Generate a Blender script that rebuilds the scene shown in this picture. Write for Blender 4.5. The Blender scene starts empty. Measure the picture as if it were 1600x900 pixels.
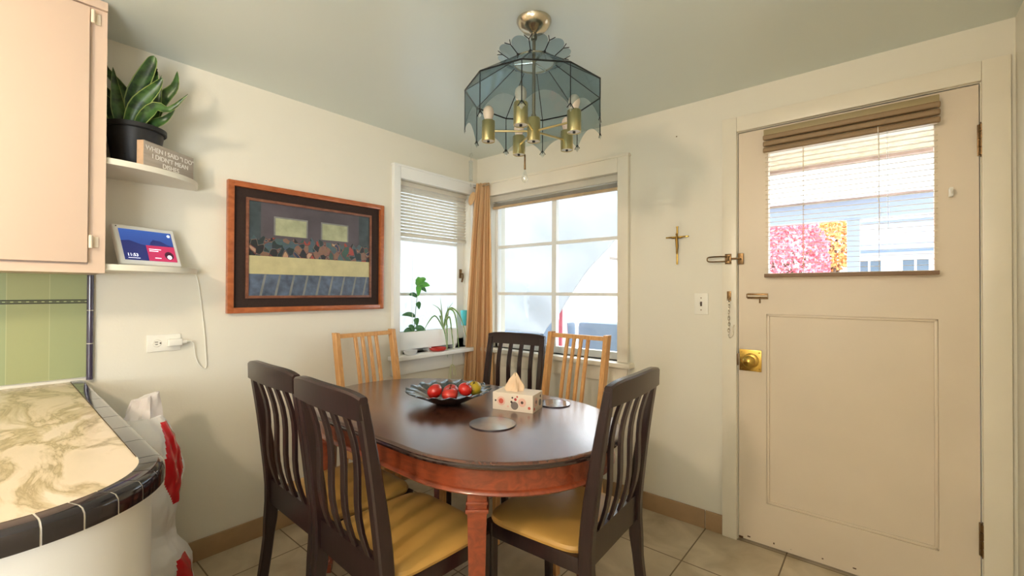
import bpy, bmesh, math, random
from mathutils import Vector, Matrix, noise
random.seed(7)
PI = math.pi
sc = bpy.context.scene
C = sc.collection

# ---------------------------------------------------------------- camera
YAW, PITCH, ROLL = 0.7001, 0.0078, -0.0037
cd = bpy.data.cameras.new('camera'); cam = bpy.data.objects.new('camera', cd); C.objects.link(cam)
fw = Vector((-math.sin(YAW)*math.cos(PITCH), math.cos(YAW)*math.cos(PITCH), math.sin(PITCH)))
rt = Vector((math.cos(YAW), math.sin(YAW), 0)); dn = fw.cross(rt)
rt2 = rt*math.cos(ROLL)+dn*math.sin(ROLL); dn2 = -rt*math.sin(ROLL)+dn*math.cos(ROLL)
M = Matrix((rt2, -dn2, -fw)).transposed().to_4x4(); M.translation = Vector((2.43, -2.456, 1.25))
cam.matrix_world = M
cd.sensor_width = 36; cd.lens = 688/1600*36; cd.clip_start = 0.02; cd.clip_end = 200
sc.camera = cam
# ---------------------------------------------------------------- world, lights, exposure
w = bpy.data.worlds.new('world'); sc.world = w; w.use_nodes = True
nt = w.node_tree; bg = nt.nodes['Background']
bg.inputs[0].default_value = (0.92, 0.96, 1.0, 1); bg.inputs[1].default_value = 5.4
sc.view_settings.view_transform = 'Standard'; sc.view_settings.look = 'None'
sc.view_settings.gamma = 1; sc.view_settings.use_curve_mapping = False
sc.view_settings.exposure = 0.36
sc.cycles.use_denoising = True
sc.cycles.max_bounces = 10; sc.cycles.diffuse_bounces = 5; sc.cycles.transparent_max_bounces = 24
sc.cycles.transmission_bounces = 6; sc.cycles.sample_clamp_indirect = 8
sc.cycles.caustics_reflective = False; sc.cycles.caustics_refractive = False

def lamp(name, kind, loc, energy, col, size=0.2, sy=None, rot=(0, 0, 0), portal=False):
    l = bpy.data.lights.new(name, kind); l.energy = energy; l.color = col
    if kind == 'AREA':
        l.size = size
        if sy: l.shape = 'RECTANGLE'; l.size_y = sy
        if portal: l.cycles.is_portal = True
    elif kind == 'POINT': l.shadow_soft_size = size
    o = bpy.data.objects.new(name, l); C.objects.link(o); o.location = loc; o.rotation_euler = rot
    return o
# kitchen ceiling lamp behind the camera (throws the chair, table and bag shadows)
lamp('kitchen_ceiling_lamp', 'POINT', (1.6, -3.55, 2.06), 60, (1.0, 0.78, 0.57), 0.09)
lamp('added_cool_fill', 'AREA', (2.78, -3.75, 1.45), 72, (0.84, 0.92, 1.0), 1.2, 1.1, (0, PI/2+.5, 0))  # added cool fill, tilted up to brighten the ceiling; no window here
# daylight portals in the window openings (they only guide the sky's light)
lamp('window_left_portal', 'AREA', (-0.13, -0.4, 1.41), 1, (1, 1, 1), 1.16, 0.68, (0, -PI/2, 0), True)
lamp('window_right_portal', 'AREA', (0.68, 0.13, 1.40), 1, (1, 1, 1), 1.06, 1.14, (-PI/2, 0, 0), True)
lamp('door_portal', 'AREA', (2.29, 0.10, 1.64), 1, (1, 1, 1), 0.6, 0.6, (-PI/2, 0, 0), True)

# ---------------------------------------------------------------- materials
def lin(c):
    return tuple(((x/255)/12.92 if x/255 <= .04045 else (((x/255)+.055)/1.055)**2.4) for x in c)+(1,)
MATS = {}
def mat(name, col, rough=0.5, metal=0.0, noise_amt=0.0, noise_scale=8.0, bump=0.0, bump_scale=60.0, coat=0.0, trans=0.0, spec=None, coords='Object', alpha=1.0, emit=0):
    if name in MATS: return MATS[name]
    m = bpy.data.materials.new(name); m.use_nodes = True; n = m.node_tree.nodes; L = m.node_tree.links
    p = n['Principled BSDF']; c = lin(col)
    p.inputs['Base Color'].default_value = c; p.inputs['Roughness'].default_value = rough; p.inputs['Metallic'].default_value = metal
    p.inputs['Coat Weight'].default_value = coat; p.inputs['Coat Roughness'].default_value = 0.08
    p.inputs['Transmission Weight'].default_value = trans; p.inputs['Alpha'].default_value = alpha
    if spec is not None: p.inputs['Specular IOR Level'].default_value = spec
    if emit: p.inputs['Emission Color'].default_value = c; p.inputs['Emission Strength'].default_value = emit
    tc = n.new('ShaderNodeTexCoord')
    if noise_amt > 0:
        t = n.new('ShaderNodeTexNoise'); t.inputs['Scale'].default_value = noise_scale; t.inputs['Detail'].default_value = 5
        r = n.new('ShaderNodeValToRGB'); r.color_ramp.elements[0].position = .3; r.color_ramp.elements[1].position = .7
        r.color_ramp.elements[0].color = tuple(max(0, x*(1-noise_amt)) for x in c[:3])+(1,)
        r.color_ramp.elements[1].color = tuple(min(1, x*(1+noise_amt*.6)) for x in c[:3])+(1,)
        L.new(tc.outputs[coords], t.inputs['Vector']); L.new(t.outputs['Fac'], r.inputs[0]); L.new(r.outputs[0], p.inputs['Base Color'])
    if bump > 0:
        t = n.new('ShaderNodeTexNoise'); t.inputs['Scale'].default_value = bump_scale; t.inputs['Detail'].default_value = 3
        b = n.new('ShaderNodeBump'); b.inputs['Strength'].default_value = bump; b.inputs['Distance'].default_value = 0.004
        L.new(tc.outputs[coords], t.inputs['Vector']); L.new(t.outputs['Fac'], b.inputs['Height']); L.new(b.outputs[0], p.inputs['Normal'])
    MATS[name] = m; return m
def wood(name, c1, c2, rough=0.3, scale=(1, 12, 12), coat=0.0, dist=2.0, spec=None, bump=0.0):
    m = bpy.data.materials.new(name); m.use_nodes = True; n = m.node_tree.nodes; L = m.node_tree.links
    p = n['Principled BSDF']; p.inputs['Roughness'].default_value = rough; p.inputs['Coat Weight'].default_value = coat; p.inputs['Coat Roughness'].default_value = .12
    if spec is not None: p.inputs['Specular IOR Level'].default_value = spec
    tc = n.new('ShaderNodeTexCoord'); mp = n.new('ShaderNodeMapping'); mp.inputs['Scale'].default_value = scale
    t = n.new('ShaderNodeTexNoise'); t.inputs['Scale'].default_value = 3; t.inputs['Detail'].default_value = 6; t.inputs['Distortion'].default_value = dist
    r = n.new('ShaderNodeValToRGB'); r.color_ramp.elements[0].position = .3; r.color_ramp.elements[1].position = .72
    r.color_ramp.elements[0].color = lin(c1); r.color_ramp.elements[1].color = lin(c2)
    L.new(tc.outputs['Object'], mp.inputs[0]); L.new(mp.outputs[0], t.inputs['Vector']); L.new(t.outputs['Fac'], r.inputs[0]); L.new(r.outputs[0], p.inputs['Base Color'])
    if bump:
        b = n.new('ShaderNodeBump'); b.inputs['Strength'].default_value = bump; b.inputs['Distance'].default_value = .002
        L.new(t.outputs['Fac'], b.inputs['Height']); L.new(b.outputs[0], p.inputs['Normal'])
    return m
def glass(name, tint, gloss=0.12, rough=0.02):
    """thin tinted pane: see-through with a fresnel sheen"""
    m = bpy.data.materials.new(name); m.use_nodes = True; n = m.node_tree.nodes; L = m.node_tree.links
    n.remove(n['Principled BSDF']); out = n['Material Output']
    a = n.new('ShaderNodeBsdfTransparent'); a.inputs[0].default_value = tuple(tint)+(1,)
    g = n.new('ShaderNodeBsdfGlossy'); g.inputs['Roughness'].default_value = rough
    f = n.new('ShaderNodeLayerWeight'); f.inputs[0].default_value = .5
    pw = n.new('ShaderNodeMath'); pw.operation = 'POWER'; pw.inputs[1].default_value = 4.0; ml = n.new('ShaderNodeMath'); ml.operation = 'MULTIPLY_ADD'; ml.inputs[1].default_value = .45; ml.inputs[2].default_value = gloss
    L.new(f.outputs['Facing'], pw.inputs[0]); L.new(pw.outputs[0], ml.inputs[0])
    mx = n.new('ShaderNodeMixShader'); L.new(ml.outputs[0], mx.inputs[0]); L.new(a.outputs[0], mx.inputs[1]); L.new(g.outputs[0], mx.inputs[2]); L.new(mx.outputs[0], out.inputs[0])
    return m

WALL = mat('cream_wall_paint', (232, 228, 214), 0.45, noise_amt=.02, noise_scale=2, bump=.08, bump_scale=120)
CEIL = mat('sage_ceiling_paint', (222, 230, 223), 0.28, bump=.03, bump_scale=90)
TRIM = mat('cream_gloss_trim', (236, 229, 212), 0.3, noise_amt=.03, noise_scale=5)
DOORM = mat('door_cream_paint', (228, 214, 194), 0.35, noise_amt=.04, noise_scale=3)
WHITE = mat('white_window_paint', (240, 241, 238), 0.35)
TAUPE = mat('taupe_baseboard_tile', (170, 140, 105), 0.5, noise_amt=.08, noise_scale=14)
DARKW = wood('espresso_wood', (30, 16, 17), (46, 27, 27), .32, (14, 14, 1.5), coat=.2)
BIRCH = wood('golden_birch_wood', (196, 140, 82), (222, 172, 112), .4, (18, 18, 1.2))
CHERRY = wood('cherry_table_wood', (112, 48, 26), (146, 68, 38), .3, (3, 9, 9), coat=.35)
TOPW = wood('walnut_tabletop', (74, 40, 28), (104, 60, 40), .26, (1.2, 9, 9), coat=1.0); TOPW.node_tree.nodes['Principled BSDF'].inputs['Coat IOR'].default_value = 1.75; TOPW.node_tree.nodes['Principled BSDF'].inputs['Coat Roughness'].default_value = .27
VINYL = mat('mustard_vinyl', (194, 150, 78), 0.42, noise_amt=.05, noise_scale=10, bump=.1, bump_scale=300)
BRASS = mat('polished_brass', (214, 198, 146), 0.28, 1.0)
GOLD = mat('gold_metal', (206, 170, 88), 0.25, 1.0)
CHROME = mat('satin_nickel', (200, 190, 170), 0.2, 1.0)
AGED = mat('aged_bronze', (120, 95, 65), 0.35, .9, noise_amt=.3, noise_scale=60)
LEAD = mat('lead_came', (40, 42, 45), 0.3, .8)
BLACK = mat('black_plastic', (24, 22, 22), 0.5)
PLASTIC = mat('white_plastic', (240, 238, 228), 0.35)
DARK = mat('dark_slot', (20, 16, 14), 0.6)
BLINDM = mat('white_blind_slats', (240, 234, 220), 0.45)
_n = BLINDM.node_tree.nodes; _L = BLINDM.node_tree.links; _t = _n.new('ShaderNodeBsdfTranslucent'); _t.inputs[0].default_value = (.9, .86, .78, 1); _m = _n.new('ShaderNodeMixShader'); _m.inputs[0].default_value = .45
_L.new(_n['Principled BSDF'].outputs[0], _m.inputs[1]); _L.new(_t.outputs[0], _m.inputs[2]); _L.new(_m.outputs[0], _n['Material Output'].inputs[0])

# ---------------------------------------------------------------- mesh builder
class MB:
    def __init__(s): s.bm = bmesh.new(); s.mats = []; s.uv = s.bm.loops.layers.uv.new('UVMap')
    def mi(s, m):
        if m is None: return 0
        if m not in s.mats: s.mats.append(m)
        return s.mats.index(m)
    def faces(s, vs, fs, m=None, smooth=False, T=None, uvs=None):
        if T: vs = [T @ Vector(v) for v in vs]
        bv = [s.bm.verts.new(v) for v in vs]; k = s.mi(m); out = []
        for f in fs:
            try: fc = s.bm.faces.new([bv[i] for i in f])
            except ValueError: continue
            fc.material_index = k; fc.smooth = smooth
            if uvs:
                for l, i in zip(fc.loops, f): l[s.uv].uv = uvs[i]
            out.append(fc)
        return out
    def box(s, a, b, m=None, bev=0.0, T=None, seg=2):
        x0, y0, z0 = [min(a[i], b[i]) for i in range(3)]; x1, y1, z1 = [max(a[i], b[i]) for i in range(3)]
        t = bmesh.new()
        vs = [t.verts.new(v) for v in ((x0,y0,z0),(x1,y0,z0),(x1,y1,z0),(x0,y1,z0),(x0,y0,z1),(x1,y0,z1),(x1,y1,z1),(x0,y1,z1))]
        for f in ((0,3,2,1),(4,5,6,7),(0,1,5,4),(1,2,6,5),(2,3,7,6),(3,0,4,7)): t.faces.new([vs[i] for i in f])
        if bev > 0: bmesh.ops.bevel(t, geom=t.edges[:], offset=min(bev, .45*min(x1-x0, y1-y0, z1-z0)), segments=seg, affect='EDGES', profile=.6)
        s.merge(t, m, bev > 0, T)
    def merge(s, t, m, smooth=False, T=None):
        t.verts.index_update()
        s.faces([v.co.copy() for v in t.verts], [[v.index for v in f.verts] for f in t.faces], m, smooth, T); t.free()
    def cyl(s, p0, p1, r0, r1=None, m=None, n=16, caps=True, smooth=True, T=None):
        r1 = r0 if r1 is None else r1; p0 = Vector(p0); p1 = Vector(p1); d = (p1-p0).normalized()
        u = d.orthogonal().normalized(); v = d.cross(u)
        vs = [p0+(u*math.cos(2*PI*i/n)+v*math.sin(2*PI*i/n))*r0 for i in range(n)]+[p1+(u*math.cos(2*PI*i/n)+v*math.sin(2*PI*i/n))*r1 for i in range(n)]
        s.faces(vs, [(i, (i+1)%n, n+(i+1)%n, n+i) for i in range(n)], m, smooth, T)
        if caps:
            s.faces(vs[:n], [list(range(n))[::-1]], m, False, T); s.faces(vs[n:], [list(range(n))], m, False, T)
    def lathe(s, prof, m=None, c=(0, 0, 0), n=32, T=None, fn=None, close=False):
        vs = []; fs = []; k = len(prof)
        for i in range(n):
            a = 2*PI*i/n
            for j, (r, z) in enumerate(prof):
                if fn: r, z = fn(r, z, a, j)
                vs.append((c[0]+r*math.cos(a), c[1]+r*math.sin(a), c[2]+z))
        for i in range(n):
            for j in range(k-1 if not close else k):
                fs.append((i*k+j, ((i+1)%n)*k+j, ((i+1)%n)*k+(j+1)%k, i*k+(j+1)%k))
        s.faces(vs, fs, m, True, T)
    def tube(s, pts, r, m=None, n=8, T=None, rad=None, closed=False):
        pts = [Vector(p) for p in pts]; k = len(pts); vs = []; u = None
        for i, p in enumerate(pts):
            d = (pts[(i+1)%k]-pts[i-1]) if closed else (pts[min(i+1, k-1)]-pts[max(i-1, 0)])
            if d.length < 1e-9: d = Vector((0, 0, 1))
            d.normalize()
            u = d.orthogonal().normalized() if u is None else (u-d*u.dot(d)).normalized()
            v = d.cross(u); rr = rad[i] if rad else r
            vs += [p+(u*math.cos(2*PI*j/n)+v*math.sin(2*PI*j/n))*rr for j in range(n)]
        fs = []
        for i in range(k if closed else k-1):
            for j in range(n): fs.append((i*n+j, i*n+(j+1)%n, ((i+1)%k)*n+(j+1)%n, ((i+1)%k)*n+j))
        if not closed: fs += [list(range(n))[::-1], [(k-1)*n+j for j in range(n)]]
        s.faces(vs, fs, m, True, T)
    def prism(s, pts, z0, z1, m=None, T=None, smooth=False):
        """polygon pts (x,y) extruded z0..z1"""
        n = len(pts); vs = [(x, y, z0) for x, y in pts]+[(x, y, z1) for x, y in pts]
        s.faces(vs, [list(range(n))[::-1], [n+i for i in range(n)]], m, False, T)
        s.faces(vs, [(i, (i+1)%n, n+(i+1)%n, n+i) for i in range(n)], m, smooth, T)
    def loft(s, rings, m=None, T=None, smooth=True, caps=True, mfn=None):
        n = len(rings[0]); vs = [p for r in rings for p in r]; fs = []
        for i in range(len(rings)-1):
            for j in range(n): fs.append((i*n+j, i*n+(j+1)%n, (i+1)*n+(j+1)%n, (i+1)*n+j))
        if caps: fs += [list(range(n))[::-1], [(len(rings)-1)*n+j for j in range(n)]]
        out = s.faces(vs, fs, m, smooth, T)
        if mfn:
            for f in out: f.material_index = s.mi(mfn(f.calc_center_median()))
    def sweep(s, path, w, d, m=None, T=None, bev=.15):
        """rectangular bar along a path of (x,y,z,w,d): w in x, d in y"""
        rings = []
        for q in path:
            x, y, z = q[:3]; W = (q[3] if len(q) > 3 else w)/2; D = (q[4] if len(q) > 4 else d)/2; b = min(W, D)*bev*2
            rings.append([(x-W+b, y-D, z), (x+W-b, y-D, z), (x+W, y-D+b, z), (x+W, y+D-b, z), (x+W-b, y+D, z), (x-W+b, y+D, z), (x-W, y+D-b, z), (x-W, y-D+b, z)])
        s.loft(rings, m, T, smooth=False)
    def build(s, name, m=None, parent=None, loc=None):
        me = bpy.data.meshes.new(name)
        bmesh.ops.recalc_face_normals(s.bm, faces=s.bm.faces); s.bm.to_mesh(me); s.bm.free()
        me.set_sharp_from_angle(angle=math.radians(38))
        for x in (s.mats or [m]): me.materials.append(x)
        o = bpy.data.objects.new(name, me); C.objects.link(o)
        if parent: o.parent = parent
        if loc: o.location = loc
        return o
def quick(name, m, parent, *ops, loc=None):
    b = MB()
    for op, a, k in ops: getattr(b, op)(*a, **k)
    return b.build(name, m, parent, loc)
def B(a, b, bev=0.0, m=None, T=None): return ('box', (a, b), dict(bev=bev, m=m, T=T))
def CY(a, b, r, r1=None, n=16, m=None): return ('cyl', (a, b, r, r1), dict(n=n, m=m))
def TU(p, r, n=8, m=None): return ('tube', (p, r), dict(n=n, m=m))
def tag(o, label, cat, group=None):
    o['label'] = label; o['category'] = cat
    if group: o['group'] = group
    return o
def thing(name, label, cat, loc=(0, 0, 0), rz=0, group=None):
    o = bpy.data.objects.new(name, None); C.objects.link(o); o.location = loc; o.rotation_euler = (0, 0, rz); o.empty_display_size = .05
    return tag(o, label, cat, group)
def struct(o): o['kind'] = 'structure'; return o
def sroot(name):
    o = bpy.data.objects.new(name, None); C.objects.link(o); return struct(o)
def dup(root, loc, rz, label):
    r = root.copy(); C.objects.link(r); r.location = loc; r.rotation_euler = (0, 0, rz); r['label'] = label
    for ch in list(root.children):
        c = ch.copy(); C.objects.link(c); c.parent = r
        for g in list(ch.children):
            d = g.copy(); C.objects.link(d); d.parent = c
    return r
def text(name, body, size, m, parent, T, ext=.0005, align='CENTER'):
    cu = bpy.data.curves.new(name, 'FONT'); cu.body = body; cu.size = size; cu.extrude = ext; cu.align_x = align; cu.space_line = .95
    t = bpy.data.objects.new(name, cu); C.objects.link(t)
    dg = bpy.context.evaluated_depsgraph_get(); me = bpy.data.meshes.new_from_object(t.evaluated_get(dg))
    bpy.data.objects.remove(t); me.transform(T); me.materials.clear(); me.materials.append(m)
    o = bpy.data.objects.new(name, me); C.objects.link(o); o.parent = parent; return o

# ================================================================ ROOM SHELL
H = 2.28; XR = 2.81; YB = -5.0; TH = 0.16
def tile_floor():
    m = bpy.data.materials.new('beige_floor_tile'); m.use_nodes = True; n = m.node_tree.nodes; L = m.node_tree.links; p = n['Principled BSDF']
    tc = n.new('ShaderNodeTexCoord'); mp = n.new('ShaderNodeMapping'); mp.inputs['Location'].default_value = (-1.71+.365*5, .37+.365*15, 0)
    br = n.new('ShaderNodeTexBrick'); br.offset = 0; br.squash = 1
    for k, v in (('Scale', 1), ('Mortar Size', .0035), ('Brick Width', .365), ('Row Height', .365), ('Mortar Smooth', .3)): br.inputs[k].default_value = v
    t = n.new('ShaderNodeTexNoise'); t.inputs['Scale'].default_value = 5; t.inputs['Detail'].default_value = 8; t.inputs['Distortion'].default_value = .8
    r = n.new('ShaderNodeValToRGB'); r.color_ramp.elements[0].position = .32; r.color_ramp.elements[1].position = .7
    r.color_ramp.elements[0].color = lin((176, 160, 132)); r.color_ramp.elements[1].color = lin((212, 198, 172))
    br.inputs['Mortar'].default_value = lin((112, 94, 70))
    L.new(tc.outputs['Object'], mp.inputs[0]); L.new(mp.outputs[0], br.inputs['Vector']); L.new(tc.outputs['Object'], t.inputs['Vector']); L.new(t.outputs['Fac'], r.inputs[0])
    L.new(r.outputs[0], br.inputs['Color1']); L.new(r.outputs[0], br.inputs['Color2']); L.new(br.outputs['Color'], p.inputs['Base Color'])
    p.inputs['Roughness'].default_value = .38
    b = n.new('ShaderNodeBump'); b.inputs['Strength'].default_value = .3; b.inputs['Distance'].default_value = .002; b.invert = True
    L.new(br.outputs['Fac'], b.inputs['Height']); L.new(b.outputs[0], p.inputs['Normal'])
    return m
struct(quick('floor', tile_floor(), None, B((-TH, YB-TH, -.1), (XR+TH, TH, 0))))
struct(quick('ceiling', CEIL, None, B((-TH, YB-TH, H), (XR+TH, TH, H+.1))))
def wall_grid(b, us, zs, holes, mk):
    for i in range(len(us)-1):
        for j in range(len(zs)-1):
            cu = (us[i]+us[i+1])/2; cz = (zs[j]+zs[j+1])/2
            if any(h[0] < cu < h[1] and h[2] < cz < h[3] for h in holes): continue
            b.box(*mk(us[i], us[i+1], zs[j], zs[j+1]))
WL = (-0.735, -0.07, 0.83, 1.99)      # left window opening (y0,y1,z0,z1)
WR = (0.155, 1.21, 0.83, 1.97)        # right window opening (x0,x1,z0,z1)
DR = (1.865, 2.718, 0.0, 2.062)       # door opening
b = MB(); wall_grid(b, [YB-TH, WL[0], WL[1], TH], [0, WL[2], WL[3], H], [WL], lambda u0, u1, z0, z1: ((-TH, u0, z0), (0, u1, z1)))
struct(b.build('wall_left', WALL))
b = MB(); wall_grid(b, [0, WR[0], WR[1], DR[0], DR[1], XR+TH], [0, WR[2], WR[3], DR[3], H], [WR, DR], lambda u0, u1, z0, z1: ((u0, 0, z0), (u1, TH, z1)))
struct(b.build('wall_right', WALL))
struct(quick('wall_side', WALL, None, B((XR, YB-TH, 0), (XR+TH, 0, H))))
struct(quick('wall_rear', WALL, None, B((0, YB-TH, 0), (XR, YB, H))))
# baseboards (tile) with a joint line
b = MB()
for y0, y1 in [(-.06-.365*k-.36, -.06-.365*k) for k in range(5)]: b.box((0, max(y0, -2.19), 0), (.011, y1, .095), bev=.002)
b.box((0, -.06, 0), (.011, 0, .095)); struct(b.build('baseboard_left', TAUPE))
b = MB()
for x0, x1 in ((.012, .246), (.25, .611), (.615, .976), (.98, 1.341), (1.345, 1.706), (1.71, 1.795)): b.box((x0, -.011, 0), (x1, 0, .096), bev=.002)
struct(b.build('baseboard_right', TAUPE))

# ================================================================ WINDOWS
CLEAR = glass('clear_window_glass', (.97, .985, .985), .02)
# window_1: left wall
w1 = sroot('window_1')
y0, y1, z0, z1 = WL
b = MB(); b.box((0, y0-.05, z0-.0), (.03, y0+.002, z1+.085), bev=.004); b.box((0, y1-.002, z0), (.026, -.012, z1+.085), bev=.004)
b.box((0, y0+.002, z1-.002), (.03, y1, z1+.085), bev=.004); b.box((0, y0-.054, z1+.073), (.036, -.01, z1+.087), bev=.003)
b.build('window_casing', WHITE, w1)
quick('window_sill', WHITE, w1, B((-.12, y0-.07, z0-.028), (.085, -.06, z0), .006))
quick('window_apron', WHITE, w1, B((0, y0-.05, z0-.13), (.018, -.07, z0-.028), .004))
b = MB(); b.box((-.115, y0, z0), (-.075, y0+.035, z1)); b.box((-.115, y1-.07, z0), (-.075, y1, z1)); b.box((-.115, y0, z0), (-.075, y1, z0+.06)); b.box((-.115, y0, z1-.05), (-.075, y1, z1))
b.box((-.105, y0, 1.218), (-.08, y1-.06, 1.238)); b.box((-.108, y0, 1.595), (-.08, y1-.06, 1.618))
b.build('sash_frame', WHITE, w1)
quick('pane', CLEAR, w1, B((-.096, y0+.03, z0+.05), (-.092, y1-.06, z1-.04)))
quick('window_handle', AGED, w1, B((-.075, -.118, 1.35), (-.066, -.096, 1.42), .002), TU([(-.066, -.107, 1.385), (-.045, -.107, 1.385), (-.038, -.112, 1.36), (-.038, -.125, 1.32)], .006))
# window_2: right wall
w2 = sroot('window_2')
x0, x1, z0, z1 = WR
b = MB(); b.box((x0-.04, -.026, z0), (x0, 0, z1+.09), bev=.004); b.box((x1, -.03, z0), (x1+.07, 0, z1+.098), bev=.004)
b.box((x0-.038, -.028, z1), (x1-.001, 0, z1+.097), bev=.004); b.box((x0-.06, -.036, z1+.088), (x1+.075, 0, z1+.104), bev=.003)
b.build('window_casing', TRIM, w2)
quick('window_sill', TRIM, w2, B((x0-.05, -.075, z0-.028), (x1+.1, .12, z0), .006))
quick('window_apron', TRIM, w2, B((x0-.03, -.02, z0-.125), (x1+.06, 0, z0-.028), .004))
b = MB(); b.box((x0, .05, z0), (x0+.02, .09, z1)); b.box((x1-.035, .05, z0), (x1, .09, z1)); b.box((x0, .05, z0), (x1, .09, z0+.045)); b.box((x0, .05, z1-.05), (x1, .09, z1))
b.box((.676, .052, z0), (.712, .085, z1)); b.box((x0, .055, 1.575), (x1, .082, 1.597)); b.box((x0, .055, 1.222), (x1, .082, 1.244))
b.build('sash_frame', WHITE, w2)
quick('pane', CLEAR, w2, B((x0+.01, .066, z0+.03), (x1-.02, .070, z1-.04)))
quick('window_latch', BLACK, w2, B((1.185, .035, 1.45), (1.20, .05, 1.49), .003))

# door_1
d1 = sroot('door_1')
DX0, DX1, DZ0, DZ1 = 1.868, 2.715, 0.012, 2.058
gx0, gx1, gz0, gz1 = 2.0, 2.59, 1.33, 1.93       # glazed opening
px0, px1, pz0, pz1 = 1.992, 2.60, 0.215, 1.144   # recessed panel
b = MB()
T0, T1 = 0.004, 0.048
b.box((DX0, T0, DZ0), (px0, T1, DZ1), m=DOORM); b.box((px1, T0, DZ0), (DX1, T1, DZ1), m=DOORM)
b.box((px0, T0, DZ0), (px1, T1, pz0), m=DOORM); b.box((px0, T0, pz1), (px1, T1, gz0), m=DOORM); b.box((px0, T0, gz1), (px1, T1, DZ1), m=DOORM)
b.box((px0, T0, gz0), (gx0, T1, gz1), m=DOORM); b.box((gx1, T0, gz0), (px1, T1, gz1), m=DOORM)
b.box((px0, T0+.014, pz0), (px1, T1-.01, pz1), m=DOORM)
for (ax, az, bx, bz) in ((px0, pz0, px1, pz0+.012), (px0, pz1-.012, px1, pz1), (px0, pz0, px0+.012, pz1), (px1-.012, pz0, px1, pz1)):
    b.box((ax, T0+.005, az), (bx, T0+.016, bz), m=DOORM, bev=.004)
b.build('door_leaf', DOORM, d1)
b = MB(); b.box((DX0+.002, -.001, DZ0), (DX0+.02, .004, .02)); 
for k in range(7):
    x = DX0+.05+.1*k+random.uniform(-.03, .03); b.box((x, .0025, .022+random.uniform(0, .02)), (x+random.uniform(.005, .018), .0045, .03+random.uniform(0, .015)), bev=.001)
b.build('paint_chip', mat('chipped_wood', (96, 70, 44), .8), d1)
quick('door_glass', glass('old_door_glass', (.97, .985, .985), .006, .4), d1, B((gx0-.002, .024, gz0), (gx1+.002, .028, gz1)))
kn = quick('knob_plate', GOLD, d1, B((1.872, -.004, .856), (1.972, .004, .963), .003), CY((1.883, -.0055, .95), (1.883, -.003, .95), .004, m=DARK), CY((1.962, -.0055, .95), (1.962, -.003, .95), .004, m=DARK), CY((1.962, -.0055, .868), (1.962, -.003, .868), .004, m=DARK), CY((1.883, -.0055, .868), (1.883, -.003, .868), .004, m=DARK))
kn.data.materials[0] = GOLD
TK = Matrix.Translation((1.925, 0, .91)) @ Matrix.Rotation(PI/2, 4, 'X')
b = MB(); b.lathe([(0, .004), (.036, .004), (.036, .008), (.03, .012), (.014, .014), (.012, .03), (.022, .036), (.029, .045), (.028, .056), (.018, .066), (0, .069)], T=TK)
b.build('door_knob', GOLD, d1)
quick('latch_plate', AGED, d1, B((1.858, -.003, .88), (1.868, .004, .94), .001))
for za, zb in ((1.78, 1.90), (.245, .37)):
    b = MB(); n_ = 4
    for k in range(n_):
        a = za+(zb-za)*k/n_; b.cyl((2.7205, -.010, a+.002), (2.7205, -.010, a+(zb-za)/n_-.002), .0085, n=12)
    b.cyl((2.7205, -.010, za-.006), (2.7205, -.010, zb+.006), .004, n=8); b.box((2.71, -.004, za), (2.731, .004, zb), bev=.001)
    b.build('door_hinge', AGED, d1)
t1 = struct(quick('trim_1', TRIM, None, B((1.795, -.02, 0), (1.863, 0, 2.14), .004), B((2.72, -.02, 0), (2.796, 0, 2.14), .004), B((1.863, -.02, 2.064), (2.72, 0, 2.14), .004)))
# door lining behind the casing
struct(quick('trim_2', TRIM, None, B((1.86, .05, 0), (1.866, .16, 2.06)), B((2.717, .05, 0), (2.722, .16, 2.06)), B((1.866, .05, 2.06), (2.717, .16, 2.064)), B((1.866, .049, 0), (2.717, .16, .012))))

# ================================================================ UPPER CABINET, SHELVES, BACKSPLASH, COUNTER
PEACH = mat('peach_cream_cabinet_paint', (208, 184, 164), 0.35, noise_amt=.02, noise_scale=2)
cb = thing('wall_cabinet', 'peach cream wall cabinet hung over the green tiled splashback', 'cabinet', (0, -2.19, 1.31))
quick('cabinet_body', PEACH, cb, B((.002, -1.2, 0), (.285, -.0, .968)), B((.285, -1.2, 0), (.300, 0, .03)), B((.285, -.045, .03), (.300, 0, .968)), B((.285, -1.2, .93), (.300, -.045, .968)), B((.30, -1.2, .935), (.315, .0, .966), .004))
quick('cabinet_door', PEACH, cb, B((.300, -.62, .035), (.316, -.047, .928), .003))
quick('cabinet_door', PEACH, cb, B((.300, -1.19, .035), (.316, -.625, .928), .003))
for za in (.086, .875): quick('hinge', mat('painted_hinge', (230, 214, 190), .3), cb, CY((.318, -.040, za), (.318, -.040, za+.045), .0055, n=10), B((.30, -.04, za+.004), (.3035, -.018, za+.041), .001))

SHELF = mat('white_shelf_paint', (235, 230, 214), .35)
def shelf(z, label):
    a_, b_ = .285, .345; pts = [(.001, -.001), (.001, b_)]+[(a_*math.sin(t), b_*math.cos(t)) for t in [PI/2*k/24 for k in range(1, 25)]]+[(a_, -.001)]
    pts[0] = (.001, -.0); pts[-1] = (a_, 0.0)
    b = MB(); b.prism(pts, 0, .022, smooth=False); o = b.build('corner_shelf', SHELF, None, (0, -2.189, z)); tag(o, label, 'shelf', 'rounded white corner shelves'); return o
shelf(1.708, 'rounded white wall shelf carrying the potted snake plant')
shelf(1.322, 'rounded white wall shelf carrying the smart display screen')

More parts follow.
